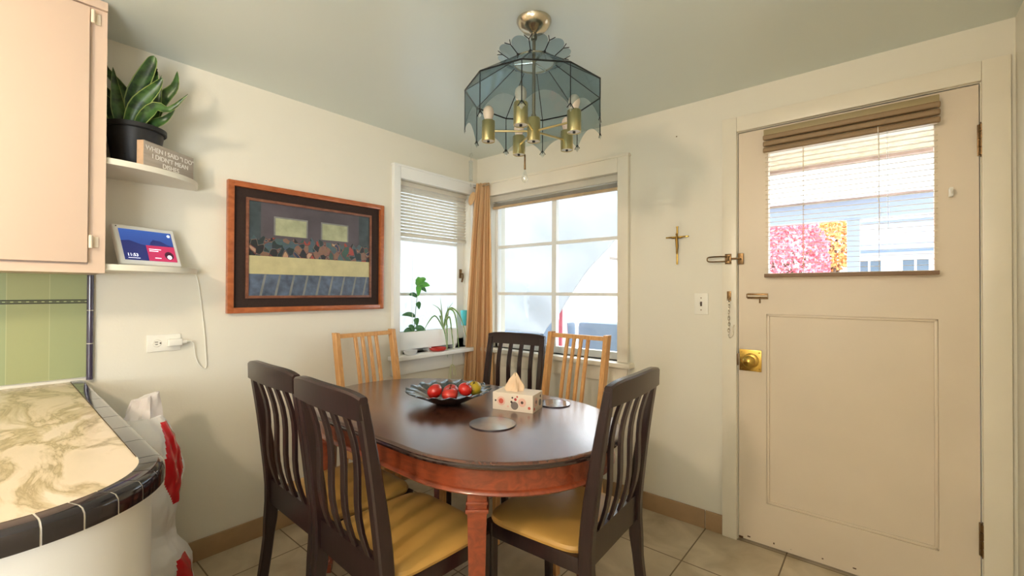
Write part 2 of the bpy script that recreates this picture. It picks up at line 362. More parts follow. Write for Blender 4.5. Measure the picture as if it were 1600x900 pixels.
def tile_wall():
    m = bpy.data.materials.new('green_square_tile'); m.use_nodes = True; n = m.node_tree.nodes; L = m.node_tree.links; p = n['Principled BSDF']
    tc = n.new('ShaderNodeTexCoord'); mp = n.new('ShaderNodeMapping'); mp.inputs['Rotation'].default_value = (0, PI/2, PI/2)
    sep = n.new('ShaderNodeSeparateXYZ'); cmb = n.new('ShaderNodeCombineXYZ')
    L.new(tc.outputs['Object'], sep.inputs[0]); L.new(sep.outputs['Y'], cmb.inputs['X']); L.new(sep.outputs['Z'], cmb.inputs['Y'])
    br = n.new('ShaderNodeTexBrick'); br.offset = 0
    for k, v in (('Scale', 1), ('Mortar Size', .0012), ('Brick Width', .108), ('Row Height', .5), ('Mortar Smooth', .4)): br.inputs[k].default_value = v
    br.inputs['Color1'].default_value = lin((160, 166, 122)); br.inputs['Color2'].default_value = lin((152, 165, 126)); br.inputs['Mortar'].default_value = lin((178, 182, 140))
    L.new(cmb.outputs[0], br.inputs['Vector']); L.new(br.outputs['Color'], p.inputs['Base Color']); p.inputs['Roughness'].default_value = .25; return m
bs = thing('tile_splashback', 'green tiled splashback with a thin black rope stripe and dark edge', 'splashback', (0, -2.20, .905))
quick('green_tiles', tile_wall(), bs, B((.001, -1.2, 0), (.009, -.006, .405)))
b = MB(); b.box((.009, -1.2, .292), (.0105, -.006, .296), m=DARK); b.box((.009, -1.2, .303), (.0105, -.006, .307), m=DARK)
for k in range(62): b.box((.009, -.012-k*.0195-.012, .298), (.0105, -.012-k*.0195, .301), m=DARK)
b.build('rope_stripe', DARK, bs)
EDGE = mat('black_glazed_tile', (30, 22, 26), .12, coat=.6, noise_amt=.4, noise_scale=30)
EDGE2 = mat('grape_glazed_tile', (62, 56, 78), .15, coat=.6)
GROUT = mat('pale_grout', (205, 200, 188), .8)
b = MB()
for za, zb in ((-.012, .13), (.133, .262), (.265, .404)): b.cyl((.0112, .004, za), (.0112, .004, zb), .0105, m=EDGE2, n=20)
b.cyl((.0112, .004, -.012), (.0112, .004, .404), .0095, m=GROUT, n=16); b.build('corner_edging', EDGE2, bs)

# counter: outer outline (rim) from the wall along y=-2.195, rounded corner, then towards the kitchen
XE, YE, RC, CT = 1.442, -2.206, .23, .89
def outline(off, n=14, a=0.0):
    """polyline of the counter edge, offset inward by off"""
    xe, ye, r = XE-off, YE-off, max(.02, RC-off); pts = [(0.003, ye)]
    k = 7
    for i in range(1, k): pts.append((.003+(xe-r-.003)*i/k, ye))
    for i in range(n+1):
        t = PI/2*(1-i/n); pts.append((xe-r+r*math.cos(t), ye-r+r*math.sin(t)))
    for i in range(1, 8): pts.append((xe, ye-r-(2.0-r)*i/7*.45))
    return pts
def marble():
    m = bpy.data.materials.new('cream_marbled_laminate'); m.use_nodes = True; n = m.node_tree.nodes; L = m.node_tree.links; p = n['Principled BSDF']
    tc = n.new('ShaderNodeTexCoord'); t = n.new('ShaderNodeTexNoise'); t.inputs['Scale'].default_value = 3.6; t.inputs['Detail'].default_value = 6; t.inputs['Roughness'].default_value = .6; t.inputs['Distortion'].default_value = .7
    mp = n.new('ShaderNodeMapping'); mp.inputs['Scale'].default_value = (1.0, 2.4, 1); mp.inputs['Rotation'].default_value = (0, 0, .35)
    r = n.new('ShaderNodeValToRGB'); e = r.color_ramp.elements; e[0].position = .30; e[0].color = lin((216, 200, 176)); e[1].position = .75; e[1].color = lin((222, 206, 184))
    for ps, c in ((.43, (222, 204, 180)), (.475, (206, 188, 158)), (.505, (164, 146, 112)), (.53, (190, 172, 138)), (.57, (206, 190, 162)), (.61, (226, 210, 190))):
        x = e.new(ps); x.color = lin(c)
    L.new(tc.outputs['Object'], mp.inputs[0]); L.new(mp.outputs[0], t.inputs['Vector']); L.new(t.outputs['Fac'], r.inputs[0]); L.new(r.outputs[0], p.inputs['Base Color'])
    p.inputs['Roughness'].default_value = .3; p.inputs['Coat Weight'].default_value = .15; return m
ct = thing('kitchen_counter', 'marbled cream counter with rounded end and black tile edging', 'counter', (0, 0, 0))
inner = outline(.042)
poly = inner+[(inner[-1][0], -3.1), (.003, -3.1)]
b = MB(); b.prism(poly, .863, CT); b.build('worktop', marble(), ct)
# bullnose tile rim: cross-section swept between outlines
o_out = outline(0.0); 
def seclen(P):
    d = [0]
    for i in range(1, len(P)): d.append(d[-1]+math.dist(P[i], P[i-1]))
    return d
def resample(P, s):
    d = seclen(P)
    for i in range(1, len(P)):
        if s <= d[i]+1e-9:
            f = (s-d[i-1])/(d[i]-d[i-1]); a, c = P[i-1], P[i]
            tx, ty = (c[0]-a[0])/(d[i]-d[i-1]), (c[1]-a[1])/(d[i]-d[i-1])
            return (a[0]+f*(c[0]-a[0]), a[1]+f*(c[1]-a[1]), tx, ty)
    return (*P[-1], 0, -1)
mid = outline(0.0, 40)
tot = seclen(mid)[-1]
def rimseg(b, s0, s1, grow, m):
    rings = []; ns = max(2, int((s1-s0)/.012))
    for i in range(ns+1):
        x, y, tx, ty = resample(mid, s0+(s1-s0)*i/ns); nx, ny = -ty, tx   # outward normal (left of travel)
        sec = [(-.0435, CT-.004), (-.0435, CT+.004+grow), (-.016, CT+.004+grow), (-.007, CT+.001+grow), (-.001+grow, CT-.007), (0+grow, CT-.014), (0+grow, CT-.034), (-.012, CT-.036), (-.034, CT-.03)]
        rings.append([(x+nx*q, y+ny*q, z) for q, z in sec])
    b.loft(rings, m, smooth=False)
b = MB(); rimseg(b, 0, tot, -.0012, GROUT)
s = 0.0; L_ = .052
while s < tot-.01:
    e_ = min(s+(L_ if s > 1.1 else .153), tot); rimseg(b, s+.0014, e_-.0014, 0, EDGE); s = e_
b.build('edge_tiles', EDGE, ct)
CABW = mat('white_cabinet_enamel', (232, 230, 224), .35)
base = outline(.022); poly = base+[(base[-1][0], -3.1), (.013, -3.1)]; poly[0] = (.013, poly[0][1])
b = MB(); b.prism(poly, .0, .862, smooth=True)
b.build('base_cabinet', CABW, ct)

# ================================================================ TABLE
def stad(xc0, xc1, yc, a, hw, n=28, p=2.0):
    pts = []
    for i in range(n+1):
        t = -PI/2+PI*i/n; pts.append((xc1+a*abs(math.cos(t))**(2/p), yc+hw*math.sin(t)))
    for i in range(n+1):
        t = PI/2+PI*i/n; pts.append((xc0-a*abs(math.cos(t))**(2/p), yc+hw*math.sin(t)))
    return pts
tb = thing('dining_table', 'oval cherry dining table with glossy dark top and tapered legs', 'table', (1.0, -1.155, 0))
def stadl(off, p=2.0): return stad(-.27, .28, 0, .47-off, .447-off, p=p)
b = MB(); rings = []
for off, z in ((.03, .728), (.004, .728), (0.0, .731), (0, .737), (.004, .741), (.004, .744), (.010, .7495), (.016, .7505)):
    rings.append([(x, y, z) for x, y in stadl(off)])
RIMW = mat('dark_table_edge', (44, 24, 20), .2, coat=.8)
b.mi(TOPW); b.loft(rings, TOPW, smooth=True, mfn=lambda c: RIMW if .7285 < c.z < .7436 else TOPW); b.build('tabletop', TOPW, tb)
b = MB(); rings = []
for off, z in ((.06, .640), (.030, .640), (.026, .645), (.030, .652), (.038, .656), (.038, .712), (.03, .722), (.028, .7275), (.06, .7275)):
    rings.append([(x, y, z) for x, y in stadl(off)])
b.loft(rings, smooth=True, caps=False); b.build('apron', CHERRY, tb)
for sx in (-1, 1):
    for sy in (-1, 1):
        lx, ly = sx*.465, sy*.318; ang = math.atan2(sy*.9, sx*.8)
        T = Matrix.Translation((lx, ly, 0)) @ Matrix.Rotation(ang, 4, 'Z')
        b = MB(); b.box((-.03, -.030, .585), (.030, .030, .7275), T=T, bev=.003)
        b.box((.0295, -.018, .632), (.0335, .018, .700), T=T, bev=.002); b.box((-.034, -.034, .600), (.034, .034, .610), T=T, bev=.004)
        b.box((-.036, -.036, .574), (.036, .036, .588), T=T, bev=.005)
        rr = []
        for z, h in ((.576, .030), (.56, .029), (.12, .020), (.06, .019), (.055, .024), (.045, .024), (.04, .018), (0, .015)): rr.append([(-h, -h, z), (h, -h, z), (h, h, z), (-h, h, z)])
        b.loft(rr, smooth=False, T=T); b.build('leg', CHERRY, tb)

# ================================================================ CHAIRS
def post_y(z):
    if z < .45: return -.055*((.45-z)/.45)**1.6
    return -.078*((z-.45)/.53)**1.35
def dark_chair(label):
    t = thing('dining_chair', label, 'chair', group='dark slatted dining chairs')
    for s_ in (-1, 1):
        path = []
        for k in range(15):
            z = .0+.955*k/14; sp = .195-.006*abs(z-.45)/.5
            path.append((s_*sp, post_y(z), z, .034 if z > .4 else .030+.004*z/.4, .046 if .3 < z < .6 else (.036 if z <= .3 else .046-.018*(z-.6)/.35)))
        b = MB(); b.sweep(path, .03, .04); b.build('rear_leg', DARKW, t)
        b = MB(); b.sweep([(s_*.188, .375, 0, .028, .028), (s_*.189, .378, .36, .036, .036), (s_*.189, .378, .435, .036, .036)], .03, .03); b.build('front_leg', DARKW, t)
    # top rail: slightly bowed back, rounded corners
    rings = []
    for k in range(17):
        u = -1+2*k/16; x = u*.205; bow = -.012*(1-u*u); zt = .985-.012*abs(u)**5; zb = .912; y = post_y(.95)+bow
        rings.append([(x, y-.015, zb), (x, y+.013, zb), (x, y+.009, zt-.006), (x, y+.005, zt), (x, y-.012, zt), (x, y-.0165, zt-.006)])
    b = MB(); b.loft(rings, smooth=False); b.build('top_rail', DARKW, t)
    b = MB(); b.sweep([(0, .002, .405, .36, .026), (0, .001, .50, .36, .024)], .36, .026); b.build('lower_back_rail', DARKW, t)
    for k in range(4):
        x = -.117+.078*k; path = []
        for j in range(11):
            z = .49+.43*j/10; f = (z-.49)/.43; y = (1-f)*post_y(.49)+f*post_y(.95)-.010*f-.014*math.sin(PI*2*f)*.9
            path.append((x, y, z, .027, .011))
        b = MB(); b.sweep(path, .02, .01); b.build('back_slat', DARKW, t)
    b = MB(); b.box((-.19, .355, .385), (.19, .395, .435), bev=.004); b.box((-.205, .0, .385), (-.182, .385, .435), bev=.004); b.box((.182, .0, .385), (.205, .385, .435), bev=.004); b.build('seat_frame', DARKW, t)
    # cushion
    b = MB(); rings = []; n = 40
    def ring(off, z):
        r = []
        for i in range(n):
            a = 2*PI*i/n; cx, cy = math.cos(a), math.sin(a); e = .35
            x = math.copysign(abs(cx)**e, cx); y = math.copysign(abs(cy)**e, cy)
            wd = .205+.010*(y+1)/2; r.append((x*(wd-off), .205+y*(.198-off), z))
        return r
    for off, z in ((.012, .432), (.003, .436), (0, .446), (.004, .456), (.016, .463), (.05, .468), (.11, .472), (.16, .473)): rings.append(ring(off, z))
    b.loft(rings); b.build('seat_cushion', VINYL, t)
    return t
ch = dark_chair('dark slatted chair with mustard seat in front, nearest the camera and the counter corner')
ch.location = (1.195, -1.745, 0); ch.rotation_euler = (0, 0, math.radians(-2))
dup(ch, (.748, -1.722, 0), math.radians(-1), 'dark slatted chair on the near side, between the picture wall and the front chair')
dup(ch, (1.728, -1.085, 0), math.radians(93), 'dark slatted chair at the right end of the table, back towards the door')
dup(ch, (.645, -.352, 0), math.radians(190), 'dark slatted chair behind the table beside the tan curtain')

def light_chair(label):
    t = thing('dining_chair', label, 'chair', group='light birch dining chairs')
    def py(z): return -.05*((.45-z)/.45)**1.3 if z < .45 else -.105*((z-.45)/.57)**1.1
    for s_ in (-1, 1):
        path = [(s_*.178, py(z), z, .026, .044 if z > .3 else .036) for z in [1.02*k/12 for k in range(13)]]
        b = MB(); b.sweep(path, .03, .04, bev=.08); b.build('rear_leg', BIRCH, t)
        b = MB(); b.sweep([(s_*.178, .37, 0, .028, .03), (s_*.178, .37, .43, .032, .036)], .03, .03); b.build('front_leg', BIRCH, t)
    b = MB(); b.sweep([(0, py(.995)-.002, .990, .34, .026), (0, py(1.01)-.002, 1.012, .34, .024)], .3, .02, bev=.1); b.build('top_rail', BIRCH, t)
    b = MB(); b.sweep([(0, .0, .43, .34, .024), (0, 0, .475, .34, .024)], .3, .02); b.build('lower_back_rail', BIRCH, t)
    for k in range(4):
        x = -.066+.044*k; path = [(x, (1-f)*py(.47)+f*py(1.0)+.012*math.sin(PI*f), .47+.525*f, .018, .017) for f in [j/8 for j in range(9)]]
        b = MB(); b.sweep(path, .02, .01); b.build('back_slat', BIRCH, t)
    b = MB(); b.box((-.18, .35, .38), (.18, .385, .43), bev=.003); b.box((-.19, .0, .38), (-.168, .38, .43), bev=.003); b.box((.168, .0, .38), (.19, .38, .43), bev=.003); b.build('seat_frame', BIRCH, t)
    b = MB(); b.box((-.195, .022, .431), (.195, .395, .462), bev=.012, seg=3); b.build('seat_cushion', mat('oatmeal_fabric', (205, 188, 152), .85, noise_amt=.1, noise_scale=60), t)
    return t
lc = light_chair('light birch chair at the left end of the table, below the left window edge')
lc.location = (.255, -1.06, 0); lc.rotation_euler = (0, 0, math.radians(-90))
dup(lc, (1.14, -.458, 0), math.radians(180), 'light birch chair behind the table in front of the large window')

# ================================================================ THINGS ON THE TABLE
TZ = .7506
bowlm = mat('dark_teal_pressed_glass', (38, 58, 66), .12, coat=.8, noise_amt=.5, noise_scale=40, bump=.8, bump_scale=50)
fb = MB()
def scal(r, z, a, j):
    k = min(1, r/.19); return r*(1+.028*k*k*math.cos(18*a))+.0015*math.sin(40*a)*k, z+.005*k**3*math.cos(18*a)
fb.lathe([(0, .0), (.052, .0), (.058, .004), (.085, .014), (.125, .034), (.16, .05), (.187, .061), (.189, .0635), (.184, .0645), (.155, .057), (.12, .042), (.08, .022), (.05, .012), (0, .011)], n=144, fn=scal)
tag(fb.build('fruit_bowl', bowlm, None, (.945, -1.13, TZ)), 'dark teal scalloped glass bowl of fruit on the dining table', 'bowl')
RED = mat('tomato_red', (198, 34, 26), .25, coat=.4, noise_amt=.25, noise_scale=12)
RED2 = mat('streaked_apple_red', (205, 58, 48), .3, coat=.3, noise_amt=.5, noise_scale=22)
YEL = mat('yellow_green_skin', (186, 158, 36), .35, noise_amt=.2, noise_scale=14)
STEM = mat('dry_stem', (82, 66, 34), .7)
def fruit(name, label, cat, loc, r, m, tilt=(0, 0), stem=True, grp='red fruits in the glass bowl'):
    root = thing(name, label, cat, loc, group=grp)
    b = MB(); prof = []
    for k in range(17):
        t = -PI/2+PI*k/16; rr = r*math.cos(t)*(1+.04*math.cos(2*t)); zz = r*.93*math.sin(t)
        if t > 1.0: zz -= r*.22*((t-1.0)/.57)**2
        if t < -1.2: zz += r*.08
        prof.append((max(rr, 0.0002), zz))
    T = Matrix.Rotation(tilt[0], 4, 'X') @ Matrix.Rotation(tilt[1], 4, 'Y')
    b.lathe(prof, n=28, T=T, fn=lambda q, z, a, j: (q*(1+.015*math.cos(5*a)), z)); b.build('flesh', m, root)
    if stem:
        b = MB(); b.tube([T @ Vector((0, 0, r*.66)), T @ Vector((.001, 0, r*.85)), T @ Vector((.004, .001, r*1.08))], .0018, n=6)
        for k in range(5):
            a = 2*PI*k/5; b.tube([T @ Vector((0, 0, r*.74)), T @ Vector((.008*math.cos(a), .008*math.sin(a), r*.80)), T @ Vector((.014*math.cos(a), .014*math.sin(a), r*.83))], .0012, n=5)
        b.build('stem', STEM, root)
    return root
# positions measured across the bowl
def at(px, dep):   # helper in metres: lateral and forward offsets from the bowl centre seen along the room diagonal
    r_ = Vector((.765, .644)); f_ = Vector((-.644, .765)); v = r_*px+f_*dep; return (.945+v.x, -1.13+v.y)
def fz(r, d): return TZ+.010+r*.93+max(0, (d-.045))*.5
for lab, lat, dep, r, m, dz, tl in (('leftmost red tomato in the glass bowl', -.058, -.028, .0335, RED, .008, (.5, -.5)),
        ('streaked red apple at the back of the bowl, between two tomatoes', .006, .028, .034, RED2, .004, (.25, .2)),
        ('front red apple with a stem, lowest in the glass bowl', .012, -.048, .034, RED2, .004, (.1, .1)),
        ('red tomato between the front apple and the yellow fruit', .077, -.022, .031, RED, .010, (-.3, .5))):
    x, y = at(lat, dep); d = math.hypot(lat, dep)
    fruit('tomato' if 'tomato' in lab else 'apple', lab, 'fruit', (x, y, fz(r, d)+dz), r, m, tl)
x, y = at(.112, .022)
fruit('pear', 'yellow green fruit at the right of the glass bowl', 'fruit', (x, y, fz(.032, .11)-.010), .032, YEL, (.3, .2), True, None)

# tissue box
tbx = thing('tissue_box', 'cream tissue box with coloured dots and a tissue sticking out', 'tissue box', (1.232, -.993, TZ), math.atan2(.05, .178))
DOTB = mat('cream_card', (236, 220, 200), .5)
quick('carton', DOTB, tbx, B((-.092, -.056, 0), (.092, .056, .073), .0015))
b = MB()
cols = {'r': mat('coral_print', (204, 92, 72), .5), 'p': mat('pink_print', (236, 190, 170), .5), 'g': mat('grey_print', (128, 116, 108), .5), 'k': mat('brown_print', (60, 42, 34), .5), 'd': mat('red_print', (176, 44, 44), .5)}
for u, v, r, c in ((-.052, .038, .019, 'p'), (-.052, .038, .011, 'r'), (-.078, .038, .004, 'k'), (.010, .024, .015, 'g'), (.010, .024, .0165, 'k'), (-.004, .038, .005, 'k'), (.014, .050, .006, 'd'), (.044, .040, .018, 'p'), (.044, .040, .006, 'k'), (-.0, .056, .004, 'k'), (.022, .062, .004, 'r'), (-.02, .018, .004, 'p'), (.076, .020, .006, 'r')):
    dz_ = {'p': .0003, 'r': .0006, 'k': .0005, 'g': .0009, 'd': .0006}[c]; b.cyl((u, -.0562, v), (u, -.056-dz_, v), r, m=cols[c], n=24)
for u, v, r, c in ((-.02, .04, .018, 'p'), (-.02, .04, .008, 'g'), (.025, .03, .014, 'g'), (.03, .055, .006, 'k'), (-.04, .015, .006, 'r')):
    dz_ = {'p': .0003, 'r': .0006, 'k': .0005, 'g': .0009, 'd': .0006}[c]; b.cyl((.092, u, v), (.092+dz_, u, v), r, m=cols[c], n=24)
b.build('printed_dots', cols['r'], tbx)
b = MB(); rings = []
for k in range(9):
    f = k/8; ring = []
    for i in range(26):
        a = 2*PI*i/26; fold = 1+.28*math.sin(5*a+2.2*f)+.12*math.sin(9*a); rx = (.040*(1-f)**.75+.003)*fold; ry = (.020*(1-f)**.8+.002)*fold
        if f < .3: rx *= .8+.7*f; 
        ring.append((-.022+.012*f+rx*math.cos(a), .0+ry*math.sin(a)+.004*math.sin(6*f), .0735+.070*f+.010*f*math.cos(a*2+.5)))
    rings.append(ring)
b.loft(rings, smooth=True); b.build('tissue', mat('warm_white_tissue', (236, 206, 172), .8), tbx)
CO = mat('frosted_dark_coaster', (140, 143, 152), .12, coat=1.0, noise_amt=.15, noise_scale=14)
RIM = mat('coaster_rim', (40, 36, 44), .3)
def coaster(loc, r, label):
    t = thing('coaster', label, 'coaster', loc, group='round glass coasters on the table')
    b = MB(); b.lathe([(0, .0015), (r-.002, .0015), (r-.002, .0036), (0, .0036)], n=48); b.build('disc', CO, t)
    b = MB(); b.lathe([(r-.002, 0), (r, 0), (r, .004), (r-.002, .004)], n=48, close=True); b.build('rim', RIM, t)
coaster((1.307, -1.232, TZ), .088, 'round glass coaster in front of the tissue box')
coaster((1.312, -.832, TZ), .07, 'round glass coaster behind the tissue box')

# ================================================================ CHANDELIER
CX, CY_ = 1.416, -1.128
fdir = math.atan2(-2.456-CY_, 2.43-CX)      # towards the camera side of the room
chd = thing('chandelier', 'brass chandelier with smoky blue glass panels hanging above the table', 'chandelier', (CX, CY_, 0), fdir)
SMOKE = glass('smoky_blue_glass', (.72, .79, .82), .045)
b = MB(); b.lathe([(0, H), (.066, H), (.066, H-.006), (.060, H-.018), (.045, H-.034), (.02, H-.042), (.012, H-.05), (0, H-.05)], n=40); b.build('canopy', CHROME, chd)
b = MB(); b.cyl((0, 0, 1.91), (0, 0, H-.045), .0065, n=12); b.lathe([(0, H-.075), (.011, H-.072), (.013, H-.062), (.009, H-.05), (0, H-.05)], n=16); b.lathe([(0, 1.925), (.009, 1.922), (.01, 1.912), (0, 1.908)], n=16); b.build('stem', mat('brushed_champagne', (150, 140, 122), .3, 1.0), chd)
ZB, ZT, ZR, ZC = 1.855, 2.0, 2.12, 2.153; RS, RR, RC_ = .26, .08, .15; NP = 10; A0 = math.radians(-8.6)
def P(r, a, z): return Vector((r*math.cos(a), r*math.sin(a), z))
def panel(pts_low, pts_up, th=.0028):
    """panel between two polylines with thickness"""
    b = MB(); n = len(pts_low); c = sum(pts_low+pts_up, Vector())/(2*n)
    nrm = (pts_low[-1]-pts_low[0]).cross(pts_up[0]-pts_low[0]).normalized()*th
    vs = pts_low+pts_up+[p+nrm for p in pts_low]+[p+nrm for p in pts_up]; fs = []
    for i in range(n-1):
        fs.append((i, i+1, n+i+1, n+i)); fs.append((2*n+i, 3*n+i, 3*n+i+1, 2*n+i+1)); fs.append((i, 2*n+i, 2*n+i+1, i+1)); fs.append((n+i, n+i+1, 3*n+i+1, 3*n+i))
    fs += [(0, n, 3*n, 2*n), (n-1, 3*n-1, 4*n-1, 2*n-1)]
    b.faces(vs, fs); return b
for k in range(NP):
    a0 = A0+2*PI*k/NP; a1 = a0+2*PI/NP; N = 12
    lo = []; up = []
    for i in range(N+1):
        f = i/N; p0 = P(RS, a0, 0).lerp(P(RS, a1, 0), f*.98+.01)
        arch = .048*(1-abs(2*f-1)**2.2) if .08 < f < .92 else 0; arch = .05*math.sin(PI*f)**.8
        lo.append(Vector((p0.x, p0.y, ZB+arch))); up.append(Vector((p0.x, p0.y, ZT)))
    panel(lo, up).build('glass_panel', SMOKE, chd)
    lo = []; up = []
    for i in range(N+1):
        f = i/N; lo.append(P(RS, a0, ZT).lerp(P(RS, a1, ZT), f*.98+.01)); up.append(P(RR, a0, ZR).lerp(P(RR, a1, ZR), f*.98+.01)-Vector((0, 0, .0)))
    panel(lo, up).build('glass_top_panel', SMOKE, chd)
    lo = []; up = []
    for i in range(N+1):
        f = i/N; q = P(RR, a0, ZR).lerp(P(RR, a1, ZR), f*.96+.02); e = P(RC_*.86, a0, 0).lerp(P(RC_*.86, a1, 0), f*.96+.02); g = math.sin(PI*f)**.55
        o_ = Vector((q.x, q.y, 0)).lerp(Vector((e.x, e.y, 0))*(1+.13*g), .62+.38*g); lo.append(q+Vector((0, 0, .002)))
        up.append(Vector((o_.x, o_.y, ZR+(ZC-ZR)*(.62+.38*g))))
    panel(lo, up).build('crown_petal', SMOKE, chd)
    # lead came along the joints
    b = MB(); b.tube([P(RS, a0, ZB), P(RS, a0, ZT), P(RR, a0, ZR)], .0018, n=6); b.tube([P(RR, a0, ZR), P(RC_*.80, a0, ZR+(ZC-ZR)*.72)], .0018, n=6)
    b.tube([P(RS, a0, ZT), P(RS, a1, ZT)], .0030, n=6)
    for s_ in (-1, 1):
        dd = Vector((-math.sin(a0), math.cos(a0), 0))*s_
        b.tube([P(RS, a0, ZB+.012), P(RS, a0, ZB)*1+dd*.013+Vector((0, 0, -.006))], .0016, n=6)
        b.tube([P(RC_*.80, a0, ZR+(ZC-ZR)*.72), P(RC_*.92, a0, ZC-.004)+dd*.014], .0016, n=6)
        b.tube([P(RR*1.1, a0, ZR+.004), P(RR, a0, ZR)+dd*.009], .0016, n=6)
    b.build('came', LEAD, chd)
    c0 = P(RS+.001, a0, ZB-.006); dd = Vector((-math.sin(a0), math.cos(a0), 0)); rd = Vector((math.cos(a0), math.sin(a0), 0))*.004
    b = MB(); vs = [c0+Vector((0, 0, .013)), c0+dd*.010, c0-Vector((0, 0, .013)), c0-dd*.010, c0+rd, c0-rd]
    b.faces(vs, [(0, 1, 4), (1, 2, 4), (2, 3, 4), (3, 0, 4), (1, 0, 5), (2, 1, 5), (3, 2, 5), (0, 3, 5)]); b.build('bevelled_crystal', glass('bevel_glass', (.85, .9, .92), .25) if k == 0 else bpy.data.materials['bevel_glass'], chd)
b = MB(); b.lathe([(RR-.004, ZR-.004), (RR+.003, ZR-.004), (RR+.003, ZR+.003), (RR-.004, ZR+.003)], n=40, close=True)
for k in range(3): a = 2*PI*k/3+.4; b.tube([P(0, 0, ZR), P(RR, a, ZR)], .004, n=8)
b.build('ring', CHROME, chd)
SOCKW = mat('white_enamel_disc', (245, 242, 232), .4)
HUBZ = 1.819
b = MB(); b.lathe([(.0, HUBZ+.089), (.023, HUBZ+.089), (.025, HUBZ+.086), (.025, HUBZ), (.0235, HUBZ), (.0235, HUBZ+.004)], n=32, m=BRASS); b.cyl((0, 0, HUBZ+.003), (0, 0, HUBZ+.0045), .0235, m=SOCKW, n=32); b.cyl((0, 0, HUBZ-.002), (0, 0, HUBZ+.004), .0055, m=DARK); b.build('hub', BRASS, chd)
BULB = mat('frosted_bulb_glass', (238, 214, 192), .35)
for deg in (-15, 57, 129, 201, 273):
    # fixture's local x axis points at the camera; photo angles run clockwise seen from above -> counterclockwise here
    a = math.radians(deg); L0 = .172; c = P(L0, a, 0)
    ar = MB(); ar.tube([P(.022, a, HUBZ+.040), P(L0-.024, a, HUBZ+.040)], .0042, n=10); ar = ar.build('arm', BRASS, chd)
    q = MB(); z0_ = HUBZ-.0
    q.lathe([(.0, z0_+.078), (.0235, z0_+.078), (.025, z0_+.076), (.025, z0_), (.0235, z0_), (.0235, z0_+.004)], c=(c.x, c.y, 0), n=32, m=BRASS)
    q.cyl((c.x, c.y, z0_+.003), (c.x, c.y, z0_+.0045), .0235, m=SOCKW, n=32); q.cyl((c.x, c.y, z0_-.003), (c.x, c.y, z0_+.004), .005, m=DARK)
    so = q.build('bulb_holder', BRASS, chd)
    q = MB(); q.lathe([(.014, z0_+.076), (.015, z0_+.085), (.019, z0_+.098), (.021, z0_+.110), (.018, z0_+.124), (.010, z0_+.133), (0, z0_+.136)], c=(c.x, c.y, 0), n=24); q.build('bulb', BULB, so)
# crystal drop under the hub
b = MB(); b.tube([(0, 0, HUBZ), (0, .0, HUBZ-.06)], .0009, n=6, m=CHROME); b.lathe([(.0, HUBZ-.045), (.003, HUBZ-.05), (.0032, HUBZ-.08), (.004, HUBZ-.105)], m=AGED, n=12)
b.lathe([(0.0005, HUBZ-.100), (.005, HUBZ-.115), (.0115, HUBZ-.132), (.0125, HUBZ-.142), (.008, HUBZ-.152), (0, HUBZ-.156)], m=glass('crystal_glass', (.95, .965, .965), .14), n=20)
o = b.build('crystal_drop', None, chd); o.location = (-.0, -.033, 0)
# glass tube ornament hung from the ceiling by the corner
gt = thing('glass_chime', 'clear glass tube ornament hanging on a thread before the room corner', 'ornament', (.235, -.30, 0))
CR = bpy.data.materials['crystal_glass']
quick('thread', mat('clear_thread', (210, 212, 205), .3), gt, CY((0, 0, 2.21), (0, 0, H), .0008, n=6), TU([(-.014, 0, 2.19), (-.006, 0, 2.212), (.0, .0, 2.205), (.008, 0, 2.214), (.015, 0, 2.19)], .003, m=CR))
b = MB(); b.lathe([(.013, 2.02), (.0145, 2.02), (.0145, 2.15), (.013, 2.15)], n=24, close=True); b.lathe([(0, 2.015), (.012, 2.015), (.016, 2.02), (.012, 2.026), (0, 2.026)], n=24); b.lathe([(0, 2.146), (.014, 2.146), (.018, 2.152), (.014, 2.158), (0, 2.16)], n=24); b.build('glass_tube', CR, gt)
b = MB(); b.cyl((0, 0, 2.158), (0, 0, 2.195), .002); b.cyl((0, 0, 1.995), (0, 0, 2.02), .001); b.lathe([(0, 1.975), (.006, 1.98), (.008, 1.988), (.003, 1.998), (0, 2.0)], n=16); b.build('end_bead', CR, gt)
# ================================================================ FRAMED PICTURE
pc = thing('framed_picture', 'landscape picture in cherry frame with dark mat on the left wall', 'picture', (0.002, -1.29, 1.462))
FRM = wood('cherry_frame_wood', (150, 78, 40), (188, 108, 62), .35, (6, 3, 6), coat=.3)
W2, H2 = .432, .324
def frame_ring(b, w, h, t, x0, x1, m=None, bev=.004):
    b.box((x0, -w, -h), (x1, -w+t, h), m=m, bev=bev); b.box((x0, w-t, -h), (x1, w, h), m=m, bev=bev)
    b.box((x0, -w+t-.002, -h), (x1, w-t+.002, -h+t), m=m, bev=bev); b.box((x0, -w+t-.002, h-t), (x1, w-t+.002, h), m=m, bev=bev)
b = MB(); frame_ring(b, W2, H2, .028, 0, .030); b.build('frame', FRM, pc)
quick('mat_board', mat('dark_velvet_mat', (48, 32, 26), .9, noise_amt=.2, noise_scale=80), pc, B((.002, -W2+.02, -H2+.02), (.012, W2-.02, H2-.02)))
b = MB(); frame_ring(b, W2-.082, H2-.072, .014, .010, .020, bev=.002); b.build('inner_frame', wood('inner_frame_wood', (104, 62, 46), (140, 92, 70), .4, (6, 3, 6)), pc)
